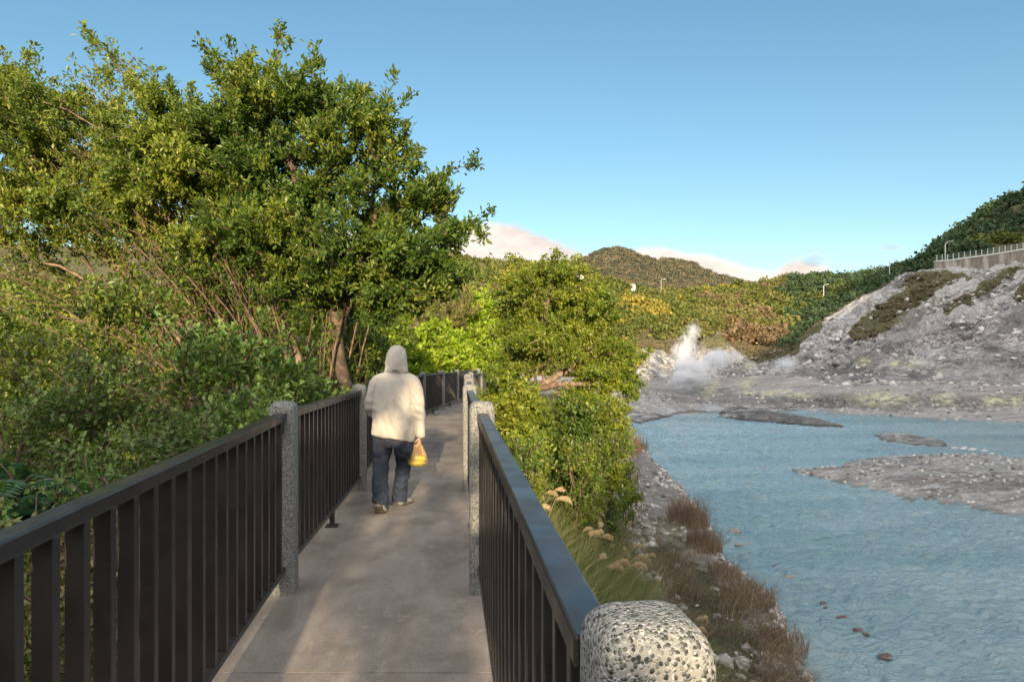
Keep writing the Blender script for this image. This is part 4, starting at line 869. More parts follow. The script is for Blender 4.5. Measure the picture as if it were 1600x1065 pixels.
mb = MB(); N = 52000; y = 7 + 20 * rs.rand(N); tv = rs.uniform(.50, 1.0, N); x = xs(y) - tv * (xs(y) - xw(y)); dn = fbm(x * .8, y * .8, seed=36, oct=3); ok = rs.rand(N) < .6 + 1.8 * dn; x, y = x[ok], y[ok]
blades(mb, np.stack([x, y, h_near(x, y) - .02], 1), rs.uniform(.6, 1.4, len(x)), rs.uniform(.15, .8, len(x)), rs.uniform(.004, .010, len(x)), rs, 4)
tag(obj('tall_grass', mb.mesh('tall_grass'), M['grass']), 'tall green grass on the bank under the right tree', 'grass', kind='stuff')
mb = MB(); N = 90000; y = 2 + 36 * rs.rand(N) ** 1.4; tv = rs.uniform(.5, 1.25, N); x = xs(y) - tv * (xs(y) - xw(y)); dn = fbm(x * .6, y * .6, seed=26, oct=4)
ok = rs.rand(N) < np.clip(.35 + 1.8 * dn, 0, 1); x, y, dn = x[ok], y[ok], dn[ok]; xa = -2.2 - 14 * rs.rand(40000); ya = 1 + 18 * rs.rand(40000); x = np.concatenate([x, xa]); y = np.concatenate([y, ya]); dn = np.concatenate([dn, fbm(xa * .8, ya * .8, seed=27)]); n = len(x)
leaves(mb, np.stack([x, y, h_near(x, y) + rs.rand(n) * np.clip(.15 + dn, .05, .6)], 1), nrm(rs.normal(size=(n, 3)) + [0, 0, .3]), nrm(rs.normal(size=(n, 3)) * .6 + [0, 0, 1]), rs.uniform(.04, .085, n), .3)
tag(obj('ground_cover', mb.mesh('ground_cover'), M['leaf_shrub']), 'low leafy weeds covering the banks beside the walkway', 'ground cover', kind='stuff')
mb = MB(); N = 9000; y = 5 + 24 * rs.rand(N) ** 1.2; tv = rs.uniform(.08, 1.0, N); x = xs(y) - tv * (xs(y) - xw(y)); dn = fbm(x * .9, y * .9, seed=46, oct=3); ok = rs.rand(N) < .35 + 2 * dn; x, y = x[ok], y[ok]
blades(mb, np.stack([x, y, h_near(x, y) - .02], 1), rs.uniform(.35, 1.0, len(x)), rs.uniform(.4, 1.5, len(x)), rs.uniform(.002, .0045, len(x)), rs, 5)
tag(obj('straw_stalks', mb.mesh('straw_stalks'), M['plume']), 'long pale dead grass stalks bent over the bank', 'grass', kind='stuff')
mb = MB(); n = 2600; y = rs.uniform(8, 40, n); tb = rs.uniform(.05, .7, n); xb = xs(y) - tb * (xs(y) - xw(y)); k_ = fbm(xb * .7, y * .7, seed=47, oct=3) > .02; rocks_into(mb, np.stack([xb, y, h_near(xb, y)], 1)[k_], (.03 + .22 * rs.rand(n) ** 4)[k_], RL, rs)
tag(obj('bank_stones', mb.mesh('bank_stones'), M['stone']), 'loose pale stones lying on the dry bank', 'stones', kind='stuff')
def bankpt(px, py, h=0):
    """point on the bank surface that shows at this photo position"""
    d = np.arange(2.5, 60, .05); x = X(px, d); z = h_near(x, d); r = YH + (H0 - z - h) * F / d; i = int(np.argmax(r < py)) if (r < py).any() else len(d) - 1
    return np.array([x[i], d[i], z[i]])
def pampas(px, py, label, nplume, seed, hp=1.15, nb=240, spread=.5, plen=.3):
    """px, py: where the middle of the plumes shows"""
    rs = np.random.RandomState(seed); g = bankpt(px, py, hp * .9); root = empty('pampas_grass', g, label, 'grass clump', 'plumed grass clumps on the bank')
    mb = MB(); p = np.stack([rs.normal(0, .14, nb), rs.normal(0, .14, nb), np.zeros(nb) - .05], 1); blades(mb, p, rs.uniform(.4, .95, nb) * hp, rs.uniform(.3, 1.0, nb), rs.uniform(.003, .007, nb), rs, 4)
    obj('blades', mb.mesh('blades'), M['grass'], root)
    for k in range(nplume):
        az = rs.uniform(-.6, 1.4); dirh = np.array([math.cos(az), math.sin(az), 0]); q = np.linspace(0, 1, 9); hh = hp * rs.uniform(.85, 1.1); off = np.array([rs.normal(0, spread * .5), rs.normal(0, spread * .5), 0])
        stem = np.outer(q ** 2 * .25, dirh) + off * q[:, None]; stem[:, 2] = hh * q
        ms = MB(); ms.tubes(stem[:-1], stem[1:], [.004] * 8, [.003] * 8, 4)
        qq = np.linspace(0, 1, 70); pl_ = plen * rs.uniform(.8, 1.25); c = stem[-1] + np.outer(qq * pl_, dirh * .9 ) + np.outer(qq * pl_ * .5 - qq ** 2 * pl_ * .75, [0, 0, 1])
        n = 420; i = rs.randint(0, 70, n); wdt = .045 * np.sin(np.pi * np.clip(qq[i] * .9 + .08, 0, 1)) + .006; rad = nrm(rs.normal(size=(n, 3)) + [0, 0, -.15])
        a = nrm(rad * .55 + dirh * .8 + np.array([0, 0, -.2])); leaves(ms, c[i] + rad * (wdt * rs.rand(n) * .4)[:, None], a, nrm(rs.normal(size=(n, 3))), wdt * rs.uniform(.8, 1.6, n) + .01, .07)
        obj('plume', ms.mesh('plume'), M['plume'], root)
for i, a in enumerate(((890, 805, 'big cluster of drooping tan plumes nearest the right railing', 9), (915, 845, 'tan plumed grass below the big plume cluster', 6), (868, 738, 'single pale plume slanting left under the right tree', 2), (955, 800, 'two slender plumes leaning right above the scree', 3),
     (830, 770, 'short plumes tucked beside the right railing', 3), (925, 895, 'low curled plumes close above the railing end', 5), (965, 870, 'greyish seed heads in the middle of the bank', 4), (845, 800, 'pair of plumes hugging the right top rail', 2), (1090, 985, 'rounded buff grass head just right of the corner post', 3), (1000, 880, 'sparse buff plumes on the dry slope', 3), (900, 770, 'small plumes in the green grass below the tree', 2))):
    pampas(a[0], a[1], a[2], a[3], 200 + i, hp=.85 if a[1] > 850 else 1.05, plen=.26)
def reeds(px, py, n, h, r, label, seed, mat='reed', lean=.35):
    rs = np.random.RandomState(seed); g = bankpt(px, py); root = empty('dry_reeds', g, label, 'reeds', 'dry reddish reeds by the water')
    for nm, kk in (('stems', .6), ('leaves', .4)):
        m_ = int(n * kk); mb = MB(); a = rs.uniform(0, 6.28, m_); q = rs.rand(m_) ** .6 * r; p = np.stack([np.cos(a) * q, np.sin(a) * q * 1.5, a * 0 - .1], 1)
        blades(mb, p, rs.uniform(.5, 1.1, m_) * h * (1 if nm == 'stems' else .7), rs.uniform(.05, lean, m_) * (1 if nm == 'stems' else 2.5), rs.uniform(.005, .011, m_), rs, 4); obj(nm, mb.mesh(nm), M[mat], root)
reeds(1075, 815, 900, 1.3, .75, 'tall clump of dry reddish reeds on the shore beyond the path', 301)
reeds(1100, 855, 700, 1.0, .6, 'reddish reeds spilling down to the waterline below the tall clump', 302)
reeds(1095, 785, 240, 1.1, .3, 'small reed tuft behind the tall clump at the waterline', 303)
reeds(1165, 930, 700, .6, .7, 'low reddish-brown brush on the near shore', 304, lean=.8)
reeds(1215, 1000, 600, .55, .6, 'dry brown brush at the water edge beside the corner post', 305, lean=.8)
reeds(1130, 895, 500, .6, .5, 'brown brush between the tall reeds and the near shore', 306, lean=.8)
reeds(1000, 700, 300, 1.1, .6, 'russet reeds at the far end of the bank path', 307)
reeds(1205, 930, 60, .7, .15, 'few upright dry stalks standing at the waterline', 308, lean=.15)
def bare(px, py, label, seed, r=.5, h=.8, nt=110):
    rs = np.random.RandomState(seed); g = bankpt(px, py); c = g + [0, 0, h * .65]
    tips = blobs_pts([(c, np.array([r, r, h * .45]))], nt, rs, .3); pos, par, dr, ends = skeleton([[g, g + [0, 0, h * .2]]], tips, rs, step=.14, turn=.5)
    o = obj('bare_shrub', wood(pos - g, par, ends, .0022, .4, .014).mesh('bare_shrub'), M['twig'], loc=g); tag(o, label, 'shrub', 'leafless shrubs on the bank')
for i, (a, b, r, h, lb_) in enumerate(((1040, 960, .55, .7, 'leafless dark twigs just above the corner post'), (1110, 1000, .5, .6, 'bare tangled twigs right of the corner post'), (985, 905, .45, .6, 'bare brown twigs left of the dry slope'), (1150, 960, .5, .6, 'leafless shrub reaching over the water from the near shore'), (1060, 900, .5, .6, 'bare twiggy shrub in the middle of the dry slope'), (1180, 1055, .5, .5, 'bare twigs at the bottom edge of the bank'))):
    bare(a, b, lb_, 400 + i, r, h)

# ------------------------------------------------------------------ woods on the hills
def crown_unit(seed, n=620, L=.17):
    """unit crown, radius about 1: leaf clumps through a lumpy dome"""
    rs = np.random.RandomState(seed); cs = nrm(rs.normal(size=(11, 3))) * rs.uniform(.25, .62, (11, 1)) * [1, 1, .7] + [0, 0, .25]; cr = rs.uniform(.32, .5, 11)
    k = rs.randint(0, 11, n); u = nrm(rs.normal(size=(n, 3))); p = cs[k] + u * (cr[k] * rs.uniform(.75, 1.05, n))[:, None]
    mb = MB(); leaves(mb, p, nrm(rs.normal(size=(n, 3)) + u * .3), nrm(u + rs.normal(0, .35, (n, 3))), L * rs.uniform(.7, 1.3, n), .42); return np.concatenate(mb.V), np.concatenate(mb.T)
CU = [crown_unit(s) for s in range(5)]; CL = [crown_unit(s + 20, 170, .30) for s in range(6)]
CM = {}
def hill_tree(x, y, z, r, mat, k, label, group):
    key = (k, mat)
    if key not in CM: CM[key] = mesh_np('hill_tree', CU[k][0], T=CU[k][1]); CM[key].materials.append(M[mat])
    o = bpy.data.objects.new('hill_tree', CM[key]); COL.objects.link(o); o.location = (x, y, z); o.scale = (r, r, r * random.uniform(.7, 1.05)); o.rotation_euler = (0, 0, random.uniform(0, 6.28)); tag(o, label, 'tree', group)
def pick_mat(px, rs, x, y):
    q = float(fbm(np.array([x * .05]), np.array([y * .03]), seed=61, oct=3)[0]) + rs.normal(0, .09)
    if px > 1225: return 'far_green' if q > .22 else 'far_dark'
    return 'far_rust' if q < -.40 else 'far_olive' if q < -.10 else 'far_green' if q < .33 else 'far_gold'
CB = [crown_unit(s + 40, 6500, .062) for s in range(3)]; CBM = {}
for k, (px, d, r, top, mt) in enumerate(((-260, 24, 3.2, 400, 'leaf_yellow'), (-120, 20, 2.6, 440, 'leaf_yellow'), (0, 22, 2.7, 430, 'leaf_yellow'), (110, 26, 3.0, 440, 'leaf_olive'), (200, 21, 2.4, 455, 'leaf_yellow'), (300, 26, 1.8, 450, 'leaf_olive'), (400, 22, 2.3, 470, 'leaf_right'),
    (480, 26, 2.6, 455, 'leaf_yellow'), (560, 24, 2.2, 480, 'leaf_right'), (60, 34, 3.6, 415, 'leaf_olive'), (330, 36, 3.6, 430, 'leaf_right'), (520, 38, 3.4, 430, 'leaf_olive'), (170, 17, 1.9, 505, 'leaf_right'), (40, 16, 1.9, 520, 'leaf_yellow'), (350, 17, 1.8, 520, 'leaf_yellow'), (470, 18, 1.7, 535, 'leaf_olive'), (610, 48, 3.4, 440, 'leaf_olive'), (-400, 30, 4, 380, 'leaf_olive'))):
    key = (k % 3, mt)
    if key not in CBM: CBM[key] = mesh_np('crown', CB[k % 3][0], T=CB[k % 3][1]); CBM[key].materials.append(M[mt])
    b = np.array([X(px, d), d, 0.]); b[2] = gz(b[0], b[1]); zc = Zp(top, d) - r * .8
    root = empty('bushy_tree', b, ['lit bushy tree seen through the trunks left of the walkway', 'olive bushy tree seen through the trunks left of the walkway'][mt == 'leaf_olive'], 'tree', ['lit bushy trees behind the big ones', 'olive bushy trees behind the big ones'][mt == 'leaf_olive'])
    o = bpy.data.objects.new('crown', CBM[key]); COL.objects.link(o); o.parent = root; o.location = (0, 0, zc - b[2]); o.scale = (r, r, max(r * .95, (zc - b[2]) * .75)); o.rotation_euler = (0, 0, k * 1.3)
    mb = MB(); mb.tubes([(0, 0, -.2)], [(0, 0, zc - b[2])], [.14], [.07], 7); obj('trunk', mb.mesh('trunk'), M['bark_pale'], root)
LBL = {'far_green': ('green tree on the wooded hillside across the valley', 'green trees on the far hillside'), 'far_olive': ('olive-coloured tree on the sunlit hillside across the valley', 'olive trees on the far hillside'),
       'far_gold': ('golden-yellow tree on the sunlit hillside', 'golden trees on the far hillside'), 'far_rust': ('rusty brown tree on the sunlit hillside', 'brown trees on the far hillside'), 'far_dark': ('dark shaded tree on the hill at the right', 'dark trees on the shaded hill')}
rs = np.random.RandomState(55); cand = []
N = 4200; ppx = rs.uniform(560, 1680, N); pd = 120 + 240 * rs.rand(N) ** .9; xx = (ppx - 800) / F * pd; zz, rg = h_all(xx, pd)
okk = np.where(ppx > 1250, (rg > 6.55) & (rg < 8.4), np.where(ppx < 990, (rg > 3.9) & (rg < 8.4), (rg > 5.7) & (rg < 8.4)))
okk &= ~((ppx > 1425) & (rg < 7.15))
idx = np.where(okk)[0]; rad = rs.uniform(1.7, 4.2, N); order = idx[np.argsort(-(rad / pd)[idx])]
big = set(order[:150].tolist()); fill = {}
# dark crowns along the hill crests and beside the road keep the skyline uneven
for i in idx:
    mt = pick_mat(ppx[i] + 30 * (fbm(np.array([pd[i] * .05]), np.array([1.0]))[0]), rs, xx[i], pd[i])
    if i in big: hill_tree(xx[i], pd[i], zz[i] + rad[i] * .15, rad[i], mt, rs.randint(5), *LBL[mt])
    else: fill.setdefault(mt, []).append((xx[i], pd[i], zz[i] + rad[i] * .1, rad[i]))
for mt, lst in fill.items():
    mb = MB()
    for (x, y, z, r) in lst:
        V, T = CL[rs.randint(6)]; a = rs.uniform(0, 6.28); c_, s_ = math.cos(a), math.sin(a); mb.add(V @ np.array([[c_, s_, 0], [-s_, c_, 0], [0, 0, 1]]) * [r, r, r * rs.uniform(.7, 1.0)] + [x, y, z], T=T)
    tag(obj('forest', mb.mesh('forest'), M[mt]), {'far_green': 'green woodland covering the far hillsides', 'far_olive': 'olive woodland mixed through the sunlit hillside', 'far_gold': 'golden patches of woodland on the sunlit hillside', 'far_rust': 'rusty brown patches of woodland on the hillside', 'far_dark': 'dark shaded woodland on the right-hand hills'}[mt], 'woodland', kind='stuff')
M['mountain_leaf_hazed'] = leafmat('mountain_leaf_hazed', [(.085, .10, .065), (.125, .13, .09), (.18, .155, .115)], .1, .8)  # both mountain leaf colours greyed: distance haze painted into them
M['mountain_leaf_hazed_dark'] = leafmat('mountain_leaf_hazed_dark', [(.07, .085, .06), (.10, .11, .08), (.13, .13, .095)], .1, .8)
for mt in ('mountain_leaf_hazed', 'mountain_leaf_hazed_dark', 'scrub'):
    mb = MB(); n = 1500; pm_ = rs.uniform(700, 1260, n); dm_ = 820 + 360 * rs.rand(n) ** .8
    for a_, d_ in zip(pm_, dm_):
        i = int(np.clip(np.searchsorted(dm, d_), 0, len(dm) - 1)); j = int(np.clip(np.searchsorted(pm, a_), 0, len(pm) - 1)); r = rs.uniform(4, 8.5); V, T = CL[rs.randint(6)]; mb.add(V * [r, r, r * .6] + [Xm[i, j], DDm[i, j], Zm[i, j]], T=T)
    tag(obj('forest', mb.mesh('forest'), M[mt]), {'mountain_leaf_hazed': 'olive woodland on the distant domed mountain', 'mountain_leaf_hazed_dark': 'green woodland on the distant domed mountain', 'scrub': 'brownish woodland on the distant domed mountain'}[mt], 'woodland', kind='stuff')
# low scrub on the rock slope and round the basin
mb = MB(); N = 9000; ppx = rs.uniform(985, 1660, N); pd = rs.uniform(118, 182, N); xx = (ppx - 800) / F * pd; zz, rg = h_all(xx, pd); pyy = YH + (H0 - zz) * F / pd
vgm = np.zeros(N, bool)
for poly in ([(1325, 526), (1345, 500), (1405, 455), (1445, 462), (1430, 485), (1385, 515), (1345, 534)], [(1400, 462), (1425, 425), (1480, 424), (1515, 432), (1470, 452), (1440, 470)],
             [(1465, 485), (1520, 455), (1560, 425), (1600, 412), (1590, 425), (1550, 450), (1520, 470), (1480, 490)], [(1575, 460), (1600, 445), (1640, 450), (1600, 470)]): vgm |= inpoly(ppx, pyy, poly)
vgm |= (ppx < 1250) & (rg > 5.15) & (rg < 6.3); vgm |= (ppx >= 1250) & (rg > 6.0) & (rg < 6.6) & (ppx < 1425)
for i in np.where(vgm)[0]:
    V, T = CL[rs.randint(6)]; r = rs.uniform(.5, 1.1); mb.add(V * [r, r, r * .55] + [xx[i], pd[i], zz[i]], T=T)
tag(obj('scrub', mb.mesh('scrub'), M['scrub']), 'low brown scrub in patches on the rock slope and basin rim', 'scrub', kind='stuff')

# ------------------------------------------------------------------ road wall, fence, lamps, houses
rw = [(1462, 409, 176), (1480, 408, 175.5), (1510, 403.5, 174), (1540, 400, 172.5), (1570, 395, 171), (1600, 390, 169.5), (1660, 380, 167), (1800, 355, 160)]
tp = np.array([P(*a) for a in rw]); mb = MB()
rings = [[t_ + [0, 0, 0], t_ + [0, .7, 0], t_ + [0, .7, -6], t_ + [-.3, -.6, -6]] for t_ in tp]; mb.loft(rings)
root = empty('retaining_wall', tp[2], 'stained concrete retaining wall holding the road above the rock slope', 'wall')
o = obj('wall', mb.mesh('wall'), M['wall'], root); o.location = -tp[2]
mb = MB(); mb.loft([[t_ + [0, -.15, .004], t_ + [0, .9, .004], t_ + [0, .9, .3], t_ + [0, -.15, .3]] for t_ in tp]); o = obj('coping', mb.mesh('coping'), M['galv'], root); o.location = -tp[2]
root = empty('road_fence', tp[2] + [0, .4, .3], 'green mesh fence with pale posts on top of the retaining wall', 'fence')
s_ = np.concatenate([[0], np.cumsum(np.linalg.norm(np.diff(tp, axis=0), axis=1))])
for q in np.arange(.5, s_[-1], 1.25):
    p = np.array([np.interp(q, s_, tp[:, k]) for k in range(3)]) + [0, .4, .3]; mb = MB(); mb.box(p + [0, 0, .75], (.07, 0, 0), (0, .07, 0), (0, 0, .75)); o = obj('fence_post', mb.mesh('fence_post'), M['galv'], root); o.location = -(tp[2] + np.array([0, .4, .3]))
mb = MB(); A = tp[:-1] + [0, .4, .35]; B2 = tp[1:] + [0, .4, .35]
for hq in (.1, .75, 1.35): mb.tubes(A + [0, 0, hq], B2 + [0, 0, hq], [.035] * len(A), [.035] * len(A), 4)
pp = np.array([[np.interp(q, s_, tp[:, k]) for k in range(3)] for q in np.arange(.1, s_[-1], .22)]) + [0, .4, .4]; mb.tubes(pp, pp + [0, 0, 1.3], [.018] * len(pp), [.018] * len(pp), 3)
o = obj('fence_mesh', mb.mesh('fence_mesh'), M['greenmetal'], root); o.location = -(tp[2] + np.array([0, .4, .3]))
def lamp(px, ytop, ybot, d, label, arm=1.4):
    b = P(px, ybot, d); h = (ybot - ytop) / F * d; root = empty('street_lamp', b, label, 'street lamp', 'street lamps along the hill road'); mb = MB(); q = np.linspace(0, 1, 8)
    p = [np.array([0, 0, -1.]), np.array([0, 0, h * .8])] + [np.array([arm * (1 - math.cos(a * 1.5)), 0, h * .8 + h * .2 * math.sin(a * 1.5)]) for a in q[1:]]
    p = np.array(p); rr_ = np.linspace(.13, .07, len(p)); mb.tubes(p[:-1], p[1:], rr_[:-1], rr_[1:], 6); obj('pole', mb.mesh('pole'), M['galv'], root)
    mb = MB(); mb.box(p[-1] + [.35, 0, 0], (.4, 0, .03), (0, .14, 0), (0, 0, .07)); obj('lamp_head', mb.mesh('lamp_head'), M['galv'], root)
lamp(1477, 377, 410, 176.5, 'tall pale street lamp at the left end of the mesh fence')
lamp(1390, 405, 424, 215, 'small street lamp on the skyline left of the rocky hill', 1.6)
lamp(1287, 444, 462, 240, 'tiny street lamp among dark trees on the shaded hill', 1.0)
lamp(1033, 436, 450, 310, 'slender street lamp on the crest below the far mountain', 1.2)
M['whitewash'] = plain('whitewash', (.6, .6, .57), (.75, .74, .7), 1, .8); M['roof'] = plain('roof_tile', (.35, .33, .31), (.5, .48, .45), 1, .7); M['glass'] = plain('window_glass', (.03, .04, .05), (.05, .06, .07), 1, .2)
for (px, py, d, w_, lb_) in ((905, 433, 262, 1.5, 'small white house on the crest left of the far mountain'), (983, 446, 292, 2.2, 'pale house with low roof beside the crest street lamp')):
    b = P(px, py + 5, d); root = empty('house', b, lb_, 'house', 'houses on the far crest'); mb = MB(); mb.box((0, 0, 0), (w_, 0, 0), (0, 2.5, 0), (0, 0, 1.4)); obj('wall', mb.mesh('wall'), M['whitewash'], root)
    mb = MB(); mb.add([(-w_ - .3, -2.8, 1.405), (w_ + .3, -2.8, 1.405), (w_ + .3, 2.8, 1.405), (-w_ - .3, 2.8, 1.405), (-w_, 0, 2.1), (w_, 0, 2.1)], Q=[(0, 1, 5, 4), (2, 3, 4, 5), (0, 3, 2, 1)], T=[(0, 4, 3), (1, 2, 5)]); obj('roof', mb.mesh('roof'), M['roof'], root)
    for sx in (-.5, .5): mb = MB(); mb.box((sx * w_, -2.52, .6), (.3, 0, 0), (0, .03, 0), (0, 0, .4)); obj('window', mb.mesh('window'), M['glass'], root)

# ------------------------------------------------------------------ steam
def steam(name, px, py, d, rx, rz, dens, label, lean=.0, seed=0, ry=None):
    m, t, c = newmat('steam_' + str(seed)); co = c.outputs['Object']
    ln = t.n('ShaderNodeVectorMath', {0: co}, operation='LENGTH').outputs[1]
    wv = t.n('ShaderNodeVectorMath', {0: co, 1: (seed * 3.1, seed, 0)}, operation='ADD').outputs[0]
    nz = t.noise(wv, 2.1, 7, .66, 1.1)
    q = t.math('SUBTRACT', t.math('MULTIPLY_ADD', ln, -1.0, 1.0), t.math('MULTIPLY', t.math('SUBTRACT', .60, nz), 2.6))
    dn = t.math('MULTIPLY', t.smooth(q, -.02, 1.0), dens)
    pv = t.n('ShaderNodeVolumePrincipled', {'Color': (.97, .98, 1, 1), 'Density': dn, 'Anisotropy': .2})
    out(t, None, pv.outputs[0])
    V, T = rock_unit(1, 3); V = nrm(V); me = mesh_np(name, V, T=T); me.materials.append(m)
    o = bpy.data.objects.new(name, me); COL.objects.link(o); o.location = P(px, py, d); o.scale = (rx / F * d, (ry or rx * .7) / F * d, rz / F * d); o.rotation_euler = (0, lean, 0)
    tag(o, label, 'steam', kind='stuff')
steam('steam', 1078, 582, 106, 50, 33, 6.5, 'dense white steam billowing from the vent in the basin', seed=1)
steam('steam', 1068, 550, 107, 25, 40, 3.6, 'steam column rising above the main vent', lean=.15, seed=2)
steam('steam', 1082, 518, 109, 17, 24, 2.6, 'thin top of the steam column against the brown rock', lean=.4, seed=3)
steam('steam', 1118, 562, 108, 34, 22, 8, 'steam drifting right of the main vent', lean=-.35, seed=4)
steam('steam', 1148, 557, 112, 20, 14, 2.0, 'faint wisp of steam at the right of the big plume', seed=5)
steam('steam', 1228, 568, 112, 26, 13, 2.4, 'small steam wisp from the vent at the foot of the rock slope', seed=6)
steam('steam', 1110, 636, 88, 48, 12, .5, 'thin steam hanging over the far shore', seed=7)
steam('steam', 1440, 566, 112, 30, 7, .7, 'faint streak of steam low on the rock slope', seed=8)

# ------------------------------------------------------------------ the walking person
def ell(c, r, n=14, k=18, rot=None):
    a = np.linspace(0, np.pi, n)[1:-1]; th = np.arange(k) * 2 * np.pi / k
    R_ = np.array([[(math.sin(p) * math.cos(q), math.sin(p) * math.sin(q), -math.cos(p)) for q in th] for p in a]) * np.array(r)
    if rot is not None: R_ = R_ @ np.array(rot).T
    return R_ + np.array(c)
def limb(pts, k=16):
    """pts: (x, y, z, r[, r2]); rings square to the path"""
    p = np.array([q[:3] for q in pts], float); r = [(q[3], q[4] if len(q) > 4 else q[3]) for q in pts]; rings = []; th = np.arange(k) * 2 * np.pi / k; u = None
    for i in range(len(p)):
        d = nrm(p[min(i + 1, len(p) - 1)] - p[max(i - 1, 0)]); u = np.array([1., 0, 0]) if u is None else u
        if abs(d @ u) > .9: u = np.array([0, 1., 0])
        u = nrm(u - (u @ d) * d); v = np.cross(d, u); rings.append([p[i] + u * r[i][0] * math.cos(a) + v * r[i][1] * math.sin(a) for a in th])
    return rings
def dens_path(pts, n=5):
    pts = [tuple(q) + (q[3],) if len(q) == 4 else tuple(q) for q in pts]; P_ = np.array(pts, float); t_ = np.arange(len(P_)); o = []
    for i in range(len(P_) - 1):
        p0, p1, p2, p3 = P_[max(i - 1, 0)], P_[i], P_[i + 1], P_[min(i + 2, len(P_) - 1)]
        for s in np.linspace(0, 1, n, endpoint=False): o.append(.5 * (2 * p1 + (p2 - p0) * s + (2 * p0 - 5 * p1 + 4 * p2 - p3) * s * s + (3 * p1 - p0 - 3 * p2 + p3) * s ** 3))
    o.append(P_[-1]); return o
def fuse(name, lofts, voxel, mat, parent, smooth=4, disp=None):
    mb = MB()
    for l in lofts: mb.loft(l)
    me = mb.mesh(name); o = bpy.data.objects.new(name + '_tmp', me); COL.objects.link(o)
    md = o.modifiers.new('r', 'REMESH'); md.mode = 'VOXEL'; md.voxel_size = voxel; sm = o.modifiers.new('s', 'SMOOTH'); sm.factor = .5; sm.iterations = smooth
    bpy.context.view_layer.update(); dg = bpy.context.evaluated_depsgraph_get(); m2 = bpy.data.meshes.new_from_object(o.evaluated_get(dg), depsgraph=dg); bpy.data.objects.remove(o)
    m2.name = name
    if disp is not None:
        n = len(m2.vertices); co = np.zeros(n * 3); m2.vertices.foreach_get('co', co); nn = np.zeros(n * 3); m2.vertices.foreach_get('normal', nn); co, nn = co.reshape(-1, 3), nn.reshape(-1, 3)
        co = disp(co, nn); m2.vertices.foreach_set('co', co.ravel()); m2.update()
    m2.materials.clear(); m2.materials.append(mat); return obj(name, m2, None, parent, smooth=True)
m, t, c = newmat('skin'); out(t, t.n('ShaderNodeBsdfPrincipled', {'Base Color': t.mix(t.noise(c.outputs['Object'], 20, 4), (.46, .27, .19), (.56, .34, .25)), 'Roughness': .55, 'Subsurface Weight': .1, 'Subsurface Radius': (.02, .01, .005)}).outputs[0]); M['skin'] = m
m, t, c = newmat('fleece'); co = c.outputs['Object']
col = t.mix(t.smooth(t.noise(co, 260, 3, .7), .35, .65), (.33, .315, .285), (.48, .455, .415))
out(t, t.n('ShaderNodeBsdfPrincipled', {'Base Color': col, 'Roughness': .95, 'Sheen Weight': .3, 'Normal': bump(t, t.math('ADD', t.noise(co, 400, 3), t.math('MULTIPLY', t.noise(co, 14, 4, .6), 3)), .5, .004)}).outputs[0]); M['fleece'] = m
m, t, c = newmat('denim'); co = c.outputs['Object']
zz_ = t.n('ShaderNodeSeparateXYZ', {0: co}).outputs[2]
col = t.mix(t.smooth(t.noise(co, 9, 5, .65), .4, .7), (.004, .009, .024), (.009, .020, .046)); col = t.mix(t.smooth(t.noise(co, 300, 2), .4, .7, 0, .4), col, (.09, .12, .17))
fade = t.math('MULTIPLY', t.smooth(zz_, .42, .52), t.smooth(t.noise(co, 14, 5, .65), .42, .68)); col = t.mix(t.math('MULTIPLY', fade, .55), col, (.075, .062, .062))
out(t, t.n('ShaderNodeBsdfPrincipled', {'Base Color': col, 'Roughness': .9, 'Normal': bump(t, t.noise(co, 350, 2), .3, .002)}).outputs[0]); M['denim'] = m
M['shoe'] = plain('shoe_rubber', (.16, .17, .17), (.26, .27, .26), 20, .7); M['sole'] = plain('shoe_sole', (.05, .045, .04), (.09, .08, .07), 20, .8); M['hair'] = plain('hair', (.02, .018, .015), (.05, .045, .04), 40, .7)
O = np.array([-1.211, 7.14, 0.0])
per = empty('person', O, 'person in pale hooded jacket and dark jeans walking away, carrying a plastic bag', 'person')
def foot(hx, hy, hz, ang, pitch, toe_bend=0):
    """foot rings from heel to toe, heel bottom at (hx, hy, hz)"""
    rows = [(0.0, .045, .024, .035), (.03, .048, .031, .04), (.08, .042, .03, .038), (.14, .033, .038, .030), (.19, .026, .045, .024), (.225, .018, .040, .017), (.25, .012, .024, .011)]
    rings = []
    for (l, zc, rx, rz) in rows:
        ring = [np.array([rx * math.cos(a), l, zc + rz * math.sin(a)]) for a in np.arange(14) * 2 * np.pi / 14]; rings.append(ring)
    R_ = np.array(rings); c_, s_ = math.cos(pitch), math.sin(pitch); y, z = R_[..., 1].copy(), R_[..., 2].copy()
    if pitch:
        piv = .17; yy = y - piv; R_[..., 1] = np.where(y < piv, piv + yy * c_ + (z) * s_, y); R_[..., 2] = np.where(y < piv, -yy * s_ + z * c_, z)
    c_, s_ = math.cos(ang), math.sin(ang); x, y = R_[..., 0].copy(), R_[..., 1].copy(); R_[..., 0] = x * c_ + y * s_; R_[..., 1] = -x * s_ + y * c_
    return R_ + np.array([hx, hy, hz])
LF = foot(-.105, -.47, .0, .06, .62); RF = foot(.035, .03, 0, .32, 0)
lheel = LF[1].mean(0); rheel = RF[1].mean(0)
